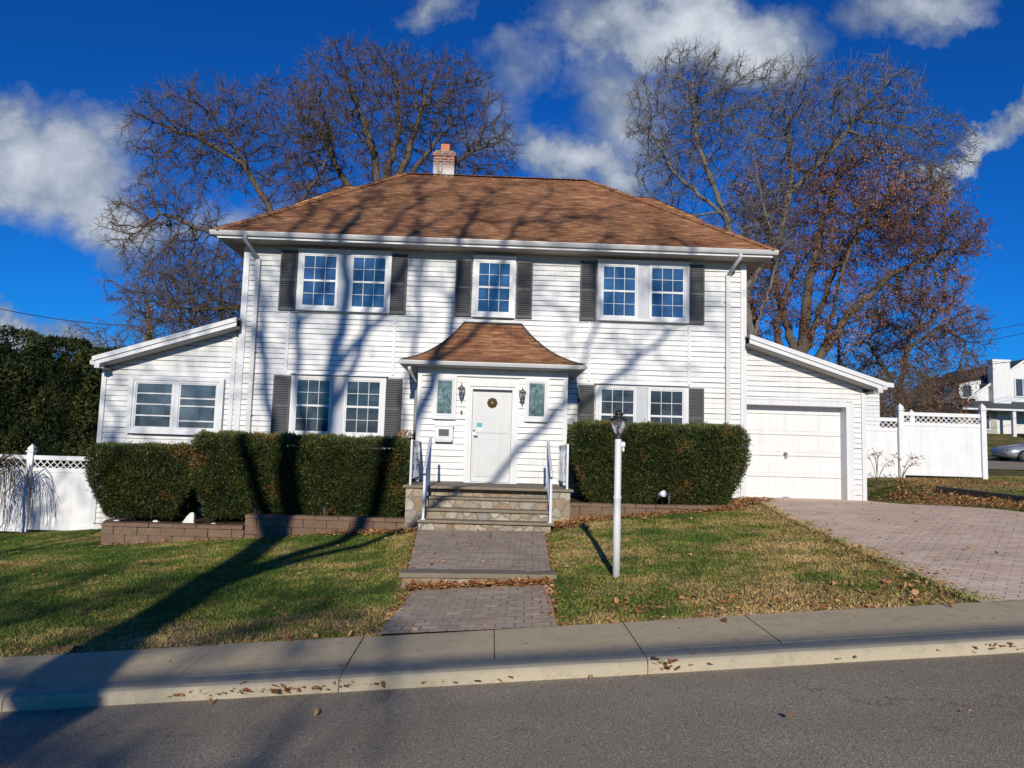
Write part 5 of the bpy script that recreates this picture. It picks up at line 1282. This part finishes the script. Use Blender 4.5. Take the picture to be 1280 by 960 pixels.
cable('second overhead wire at the right edge over the neighbour house', [(24, 45.4, 6.6), (46, 45.4, 12.0)], .018, .35)
cable('lowest overhead wire crossing the neighbour house chimney', [(24, 45.8, 5.7), (46, 45.8, 9.6)], .018, .5)
cable('overhead cable bundle strung along the road opposite the house', [(-30, -8, 1.16), (30, -8, 5.81)], .048, .0)

# ------------------------------------------------------------------ neighbour house, shed, car
nh = thing('house', 'white neighbour house with grey roof and broad chimney on the right hillside', 'house', (43.5, 63, 2.9))
zb = 2.4
k = MB(); k.prism([(39.9, zb), (48.6, zb), (48.6, 5.9), (44.0, 9.0), (39.9, 5.9)], 60.0, 70); k.build('wall', M['siding'], nh)
k = MB()
for s in (-1, 1):
    k.add([(44.0, 59.7, 9.12), (44.0+s*5.0, 59.7, 5.65), (44.0+s*5.0, 70.3, 5.65), (44.0, 70.3, 9.12)], [(0, 1, 2, 3)[::s]]); k.add([(44.0, 59.7, 9.12), (44.0+s*5.0, 59.7, 5.65), (44.0+s*5.0, 59.7, 5.45), (44.0, 59.7, 8.9)], [(0, 1, 2, 3)], 1)
# lower wing on the left with a long roof
k.add([(37.2, 60.6, 5.3), (40.4, 60.6, 8.1), (40.4, 68, 8.1), (37.2, 68, 5.3)], [(0, 1, 2, 3)]); k.add([(37.2, 60.6, 5.3), (40.4, 60.6, 8.1), (40.4, 60.6, 5.3)], [(0, 1, 2)], 0)
k.build('roof', [M['roof_grey'], M['trim']], nh)
k = MB(); k.box(41.0, 42.45, 59.35, 60.0, zb, 8.75).box(40.95, 42.5, 59.3, 60.05, 8.75, 8.95); k.build('chimney', M['siding'], nh)
k = MB(); k.box(38.5, 40.2, 59.9, 62, 5.7, 6.9); k.prism([(38.4, 6.9), (40.3, 6.9), (40.3, 7.25)], 59.85, 62); dm = k.build('dormer', M['siding'], nh)
k = MB(); k.add([(38.1, 59.7, 6.95), (40.6, 59.7, 7.75), (40.6, 62.2, 7.75), (38.1, 62.2, 6.95)], [(0, 1, 2, 3)]); k.build('dormer_roof', M['roof_grey'], dm)
k = MB(); k.add([(38.8, 59.87, 5.8), (39.5, 59.87, 5.8), (39.5, 59.87, 6.75), (38.8, 59.87, 6.75)], [(0, 1, 2, 3)]); k.build('window', M['glass_low'], dm)
k = MB(); k.add([(36.8, 57.6, 4.75), (50, 57.6, 4.75), (49.5, 60, 5.55), (37.6, 60, 5.55)], [(0, 1, 2, 3)]); k.box(36.8, 50, 57.55, 57.7, 4.60, 4.74, 1); k.build('porch_roof', [M['roof_grey'], M['trim']], nh)
k = MB(); k.box(37.6, 39.89, 60.2, 68, zb, 5.3); k.box(37.8, 41.1, 59.2, 59.9, zb, 4.7); k.build('lower_wall', M['concrete_f'], nh)
for x in (41.5, 46.0):
    k = MB(); k.box(x-.13, x+.13, 57.7, 57.95, zb-.3, 4.6); k.build('post', M['trim'], nh)
for x0, x1, z0, z1 in ((43.3, 44.5, 6.05, 7.45), (39.0, 40.4, 3.2, 4.3)):
    y = 59.95 if z0 > 5 else 59.15
    k = MB(); k.box(x0-.1, x1+.1, y-.03, y+.02, z0-.1, z1+.1); w_ = k.build('window', M['trim'], nh)
    k = MB(); k.box(x0, (x0+x1)/2-.04, y-.04, y-.031, z0, z1).box((x0+x1)/2+.04, x1, y-.04, y-.031, z0, z1); k.build('pane', M['glass_low'], w_)
nf = thing('picket_fence', 'white stepped fence in front of the neighbour house', 'fence', (45, 56, 2.2))
k = MB()
for i in range(30):
    x = 41.6+i*.3; z = gz(x, 56); k.box(x, x+.28, 56, 56.06, z, z+1.7+i*.035)
k.build('boards', M['vinyl'], nf)
# shed roof corner that shows past the garage
sd = thing('shed', 'small white shed showing between the garage eave and the gate', 'shed', (12, 26, -.4))
k = MB(); siding(k, -.6, 2.62, .13, .02, fr(24.6), c_(10.6), c_(13.05)); k.box(10.6, 13.05, 24.62, 28, -.6, 2.6); k.build('wall', [M['siding'], M['lap_shade']], sd)
k = MB(); k.prism([(10.3, 2.72), (13.4, 2.60), (13.4, 2.74), (10.3, 3.1)], 24.3, 28.3); k.build('roof', M['trim'], sd)

cz = float(surf(31.4, 42.0))+.035
car = thing('parked_car', 'silver sedan parked on the far side of the side street', 'car', (31.5, 42, cz))
def X_(x): return 29.15+x
secs = []          # x, half width, sill z, shoulder z, top z, top half width
for x, hw, zl, zs, zt, tw in ((0, .55, .42, .58, .66, .40), (.10, .72, .30, .62, .74, .55), (.45, .84, .22, .70, .84, .62), (1.2, .89, .20, .80, .96, .66), (1.55, .90, .20, .86, 1.0, .68), (2.6, .90, .20, .90, .98, .70), (3.6, .89, .20, .90, 1.02, .68), (4.2, .84, .24, .88, 1.02, .62), (4.55, .72, .34, .80, .98, .52), (4.62, .55, .44, .72, .90, .42)):
    secs.append([(X_(x), 42+hw*.86, cz+zl), (X_(x), 42+hw, cz+zl+.14), (X_(x), 42+hw, cz+zs), (X_(x), 42+tw, cz+zt), (X_(x), 42-tw, cz+zt), (X_(x), 42-hw, cz+zs), (X_(x), 42-hw, cz+zl+.14), (X_(x), 42-hw*.86, cz+zl)])
k = MB(); k.loft(secs, smooth=True); k.build('body', M['carpaint'], car)
k = MB(); k.loft([[(X_(x), 42+h, cz+z0), (X_(x2), 42+w, cz+z1), (X_(x2), 42-w, cz+z1), (X_(x), 42-h, cz+z0)] for x, x2, h, w, z0, z1 in ((1.5, 2.25, .74, .58, .96, 1.40), (2.6, 2.75, .78, .62, .93, 1.44), (3.9, 3.45, .72, .56, .98, 1.38))], cap=True); k.build('windows', M['carglass'], car)
k = MB(); k.loft([[(X_(x), 42-.60, cz+z), (X_(x), 42+.60, cz+z), (X_(x), 42+.60, cz+z+.035), (X_(x), 42-.60, cz+z+.035)] for x, z in ((2.15, 1.385), (2.6, 1.44), (3.2, 1.43), (3.6, 1.36))]); k.build('roof', M['carpaint'], car)
for wx in (.88, 3.68):
    for sy in (-1, 1):
        k = MB(); y0 = 42+sy*.74
        k.loft([[(X_(wx)+r*math.cos(a), y0+sy*dy, cz+.32+r*math.sin(a)) for a in [2*math.pi*j/18 for j in range(18)]] for r, dy in ((.30, -.1), (.325, -.06), (.325, .13), (.29, .17), (.21, .165))], smooth=True); w_ = k.build('wheel', M['rubber'], car)
        k = MB()
        for j in range(6):
            a = j*math.pi/3; k.tube([(X_(wx), y0+sy*.172, cz+.32), (X_(wx)+.2*math.cos(a), y0+sy*.172, cz+.32+.2*math.sin(a))], .022, 5)
        k.build('rim', M['steel'], w_)
for sy in (-1, 1):
    k = MB(); k.box(X_(.06), X_(.28), 42+sy*.62-.12, 42+sy*.62+.12, cz+.58, cz+.68, bev=.02); k.build('headlight', M['lampglass'], car)
# second, darker silhouette of hills and woods far away
n = 2600; x = rng.uniform(-190, 230, n); y = rng.uniform(120, 150, n); z = ground_z(x, y)-1; h = rng.uniform(5, 10.5, n)
A2 = np.stack([x, y, z], 1); B2 = np.stack([x+rng.normal(size=n)*1.5, y, z+h], 1)
Vs, Fs = cones(A2, B2, np.full(n, .16), np.full(n, .03), 3); off = len(Vs); VV, FF = [Vs], [Fs]
for j in range(6):
    f = rng.uniform(.2, .9, n)[:, None]; p = A2+(B2-A2)*f; q = p+np.stack([rng.normal(size=n)*2, rng.normal(size=n), rng.uniform(.5, 3, n)], 1)
    v, fc = cones(p, q, np.full(n, .09), np.full(n, .02), 3); VV.append(v); FF.append(fc+off); off += len(v)
n = 1500; x = rng.uniform(-150, 150, n); y = rng.uniform(-75, -55, n); z = ground_z(x, y)-1; h = rng.uniform(5, 9.5, n)  # unseen row behind the viewer, added to darken the window reflections
A2 = np.stack([x, y, z], 1); B2 = np.stack([x+rng.normal(size=n)*1.5, y, z+h], 1)
v, fc = cones(A2, B2, np.full(n, .3), np.full(n, .05), 3); VV.append(v); FF.append(fc+off); off += len(v)
for j in range(9):
    f = rng.uniform(.1, .9, n)[:, None]; p = A2+(B2-A2)*f; q = p+np.stack([rng.normal(size=n)*2, rng.normal(size=n), rng.uniform(.5, 3, n)], 1)
    v, fc = cones(p, q, np.full(n, .2), np.full(n, .05), 3); VV.append(v); FF.append(fc+off); off += len(v)
tag(np_obj('far_woods', np.vstack(VV), np.vstack(FF), M['twig']), kind='stuff')

# ------------------------------------------------------------------ grass and fallen leaves
def outside_paths(x, y):
    v1 = np.clip((y-6.4)/1.85, 0, 1); v2 = np.clip((y-8.25)/4.5, 0, 1)
    w1 = (y < 8.3) & (x > -.90+.12*v1) & (x < .60+.05*v1); w2 = (y >= 8.2) & (y < 12.8) & (x > -.92-.30*v2) & (x < .72+.24*v2)
    st = (y > 12.65) & (x > -1.55) & (x < 1.48)
    dl = np.interp(y, [6.4, 9, 12, 16], [4.25, 4.55, 4.95, 5.6])+.05+.05*np.sin(y*2.3)+.035*np.sin(y*7.1)+.16*rng.random(np.shape(x))**2; dr = (x > dl) & (x < 8.5)
    p1 = (y > 13.55) & (x > -7.3) & (x < -1.5); p2 = (y > 13.75+np.clip(x-3, 0, 3)*.4) & (x > 1.4) & (x < 5.7)
    return ~(w1 | w2 | st | dr | p1 | p2)
def scatter(n, x0, x1, y0, y1, fn=None):
    x = rng.uniform(x0, x1, n); y = rng.uniform(y0, y1, n); ok = outside_paths(x, y)
    if fn is not None: ok &= rng.random(n) < fn(x, y)
    return x[ok], y[ok]
xs1, ys1 = scatter(520000, -11, 5.6, 6.43, 16.6, lambda x, y: np.interp(y, [6.4, 9, 17], [1, .85, .5]))
xs2, ys2 = scatter(60000, 8.6, 17, 9.5, 22)
gx, gy = np.concatenate([xs1, xs2]), np.concatenate([ys1, ys2]); n = len(gx); g0 = surf(gx, gy)
g0 = g0+.02*((gx > np.interp(gy, [6.4, 9, 12, 16], [4.25, 4.55, 4.95, 5.6])-.07) & (gx < 6))   # turf creeping over the edge of the pavers
clump = np.array([mnoise.noise((a*3.1, b*3.1, 2)) for a, b in zip(gx, gy)])
h = np.clip(.019+.010*clump+rng.normal(size=n)*.006, .006, .05); a = rng.uniform(0, 2*math.pi, n); w = rng.uniform(.0028, .0055, n)
lean = rng.normal(size=(n, 2))*.020+np.array([.004, .0])
P0 = np.stack([gx-np.cos(a)*w, gy-np.sin(a)*w, g0-.004], 1); P1 = np.stack([gx+np.cos(a)*w, gy+np.sin(a)*w, g0-.004], 1); P2 = np.stack([gx+lean[:, 0], gy+lean[:, 1], g0+h], 1)
VV = np.stack([P0, P1, P2], 1).reshape(-1, 3)
tag(np_obj('grass', VV, np.arange(n*3).reshape(n, 3), M['grass'], None, np.repeat(rng.random(n), 3)), kind='stuff')

def leaf_pts():
    out = []
    def add(x, y, z, s=1): out.append(np.stack([x, y, z, np.full(len(x), s)], 1))
    x, y = scatter(4300, -10.5, 5.4, 6.5, 16, lambda x, y: .45+.55*(x > 0)); keep = rng.random(len(x)) < np.clip(.30+.9*np.array([mnoise.noise((p*.9, q*.9, 8)) for p, q in zip(x, y)]), .05, 1); x, y = x[keep], y[keep]; add(x, y, surf(x, y)+.022)
    def strip(n, x0, y0, x1, y1, w, pile=.02, sheet=None):
        t = rng.random(n); d = rng.normal(size=n)*w; ux, uy = x1-x0, y1-y0; L = math.hypot(ux, uy)
        x = x0+ux*t-uy/L*d; y = y0+uy*t+ux/L*d; z = (surf(x, y) if sheet is None else sheet(x, y))+rng.random(n)*pile+.008; add(x, y, z)
    strip(900, -2.9, 13.50, -1.25, 13.05, .13, .05); strip(800, 1.15, 12.95, 1.9, 13.65, .13, .05)
    strip(1500, 1.5, 13.62, 4.8, 14.05, .12, .05); strip(1100, 4.5, 14.2, 5.7, 15.6, .20, .07); strip(250, -7.0, 13.5, -2.9, 13.45, .06, .02)
    strip(1000, -.88, 8.15, .68, 8.13, .035, .05, lambda x, y: walk_lo_z(x, y)); strip(160, .55, 6.6, .66, 8.1, .05, .03)
    strip(2600, 9.0, 10.2, 8.95, 16.4, .20, .07); strip(900, 8.8, 16.5, 12.5, 17.8, .5, .03); strip(900, 9.6, 18.2, 16, 18.6, .6, .03); strip(500, 10, 13, 14, 16, 1.5, .02)
    strip(260, 4.2, 6.6, 4.5, 9.2, .16, .015); strip(260, 4.5, 9.2, 5.5, 16, .16, .015); strip(110, -.9, 6.5, -.80, 8.1, .05, .02); strip(160, -.93, 8.5, -1.2, 12.6, .05, .02); strip(160, .73, 8.5, .95, 12.6, .05, .02); strip(130, -4, 6.48, 4.2, 6.48, .05, .02); strip(300, 1.0, 6.9, 4.0, 6.9, .3, .02)
    strip(90, -.9, 9, .8, 12.5, .5, .0, lambda x, y: walk_hi_z(x, y)+.004); strip(120, 5.2, 8, 8.3, 15, 1.1, .0, lambda x, y: ground_z(x, y)+.035)
    strip(120, -2.2, 5.395, -.7, 5.39, .035, .02, lambda x, y: -1.597+SL*x+.01); strip(60, -14, 5.37, 8, 5.37, .03, .01, lambda x, y: -1.597+SL*x+.008); strip(30, 1.22, 5.39, 1.34, 5.39, .02, .06, lambda x, y: -1.597+SL*x+.01); strip(30, 3.6, 5.39, 4.2, 5.39, .03, .03, lambda x, y: -1.597+SL*x+.01)
    strip(12, -3, 5.9, 4.5, 5.9, .25, 0, lambda x, y: -1.597+SL*x+.105); strip(8, -3, 4.6, 5, 4.6, .5, 0, lambda x, y: -1.597+SL*x+.03)
    return np.vstack(out)
LP = leaf_pts(); n = len(LP); C = LP[:, :3]
Dv = np.stack([rng.normal(size=n), rng.normal(size=n), rng.normal(size=n)*.28], 1)
Dv /= np.linalg.norm(Dv, axis=1, keepdims=True)
S_ = np.cross(Dv, np.stack([rng.normal(size=n)*.35, rng.normal(size=n)*.35, np.ones(n)], 1)); S_ /= np.linalg.norm(S_, axis=1, keepdims=True); Nn = np.cross(S_, Dv)
L = (.026+.05*rng.random(n)**1.6)[:, None]; W = L*rng.uniform(.45, .8, n)[:, None]; cu = rng.uniform(-.1, .35, n)[:, None]
Q = [C, C+Dv*L*.35+S_*W*.5+Nn*L*cu, C+Dv*L*.75+S_*W*.3+Nn*L*cu*1.2, C+Dv*L+Nn*L*cu*.6, C+Dv*L*.75-S_*W*.3+Nn*L*cu*1.2, C+Dv*L*.35-S_*W*.5+Nn*L*cu]
VV = np.stack(Q, 1).reshape(-1, 3); b = (np.arange(n)*6)[:, None]
FF = np.concatenate([b+np.array([[0, 1, 2, 3]]), b+np.array([[0, 3, 4, 5]])])
tag(np_obj('fallen_leaves', VV, FF, M['litter'], None, np.repeat(rng.random(n), 6)), kind='stuff')

# ------------------------------------------------------------------ sky, sun, camera
SUN_EL, SUN_AZ = 20.0, 2.4                     # low sun behind the viewer
w = bpy.data.worlds.new('World'); sc.world = w; w.use_nodes = True
t = NT(w.node_tree); bg = w.node_tree.nodes['Background']
sky = t.n('TexSky', sky_type='NISHITA'); sky.sun_disc = False
sky.sun_elevation = R(SUN_EL); sky.sun_rotation = R(180+SUN_AZ); sky.air_density = 1.0; sky.dust_density = .4; sky.ozone_density = 2.5
g = t.n('Gamma'); g.inputs[1].default_value = 1.25; t.l(sky.outputs[0], g.inputs[0])
skyc = t.mix(1.0, g.outputs[0], SKY_TINT, 'MULTIPLY')
d = t.n('TexCoord').outputs['Generated']; sx = t.n('SeparateXYZ'); t.l(d, sx.inputs[0])
den = t.m('MAXIMUM', sx.outputs[1], .05)
u_ = t.m('DIVIDE', sx.outputs[0], den); v_ = t.m('DIVIDE', sx.outputs[2], den)
uv = t.n('CombineXYZ'); t.l(u_, uv.inputs[0]); t.l(v_, uv.inputs[1])
wn = t.n('TexNoise'); wn.inputs['Scale'].default_value = 6.5; wn.inputs['Detail'].default_value = 9; wn.inputs['Roughness'].default_value = .66; t.l(uv.outputs[0], wn.inputs['Vector'])
wv = t.vm('SCALE', t.vm('SUBTRACT', wn.outputs['Color'], (.5, .5, .5)), sc=.20)
uvw = t.vm('ADD', uv.outputs[0], wv)
mx = None
for cu, cv, rx, ry, rot, amp in CLOUDS:
    mp = t.n('Mapping', vector_type='TEXTURE'); mp.inputs['Location'].default_value = (cu, cv, 0); mp.inputs['Rotation'].default_value = (0, 0, R(rot)); mp.inputs['Scale'].default_value = (rx, ry, 1)
    t.l(uvw, mp.inputs['Vector']); flat = t.vm('MULTIPLY', mp.outputs[0], (1, 1, 0))
    e = t.m('MULTIPLY', t.m('SUBTRACT', 1.0, t.vm('LENGTH', flat)), amp)
    mx = e if mx is None else t.m('MAXIMUM', mx, e)
fb = t.noise(uv.outputs[0], 8, 8, .58)
dens = t.m('ADD', mx, t.m('MULTIPLY', t.m('SUBTRACT', fb, .5), .85))
al = t.ramp(dens, [(0, 0), (.22, .38), (.62, .93)])
front = t.m('GREATER_THAN', sx.outputs[1], .05)
al = t.m('MULTIPLY', al, front)
up_ = t.vm('ADD', uv.outputs[0], (.0, .035, 0))
shade = t.m('ADD', t.m('ADD', t.m('MULTIPLY', t.noise(uv.outputs[0], 5, 7, .55), .72), t.m('MULTIPLY', mx, .34)), t.m('MULTIPLY', t.m('SUBTRACT', fb, t.noise(up_, 8, 8, .58)), .55))
cc = t.ramp(shade, [(.26, CLOUD_LO), (.50, CLOUD_MID), (.86, CLOUD_HI)])
cc = t.vm('SCALE', cc, sc=1/.10)
t.l(t.mix(al, skyc, cc), bg.inputs['Color']); bg.inputs['Strength'].default_value = .10

sd_ = bpy.data.lights.new('sun', 'SUN'); sd_.energy = SUN_E; sd_.angle = R(.55); sd_.color = (1, .91, .765)
so = bpy.data.objects.new('sun', sd_); COL.objects.link(so)
el, az = R(SUN_EL), R(SUN_AZ)
so.rotation_euler = Vector((math.sin(az)*math.cos(el), math.cos(az)*math.cos(el), -math.sin(el))).to_track_quat('-Z', 'Y').to_euler(); so.location = (-3, -20, 14)

cam = bpy.data.cameras.new('camera'); cam.lens = 26.0; cam.sensor_width = 36; cam.clip_end = 1500; cam.clip_start = .05
co = bpy.data.objects.new('camera', cam); COL.objects.link(co); sc.camera = co
from mathutils import Matrix
pt, rl, yw = .0948, .0293, -.0249
co.matrix_world = Matrix.Rotation(yw, 4, 'Z') @ Matrix.Rotation(math.pi/2+pt, 4, 'X') @ Matrix.Rotation(rl, 4, 'Z')
for o in sc.objects:
    if o.parent is None: o.location.z += ZO
sc.view_settings.view_transform = 'Standard'; sc.view_settings.look = 'None'; sc.view_settings.exposure = 0; sc.view_settings.gamma = 1
sc.cycles.use_denoising = True; sc.cycles.max_bounces = 6; sc.cycles.transparent_max_bounces = 8; sc.cycles.sample_clamp_indirect = 6
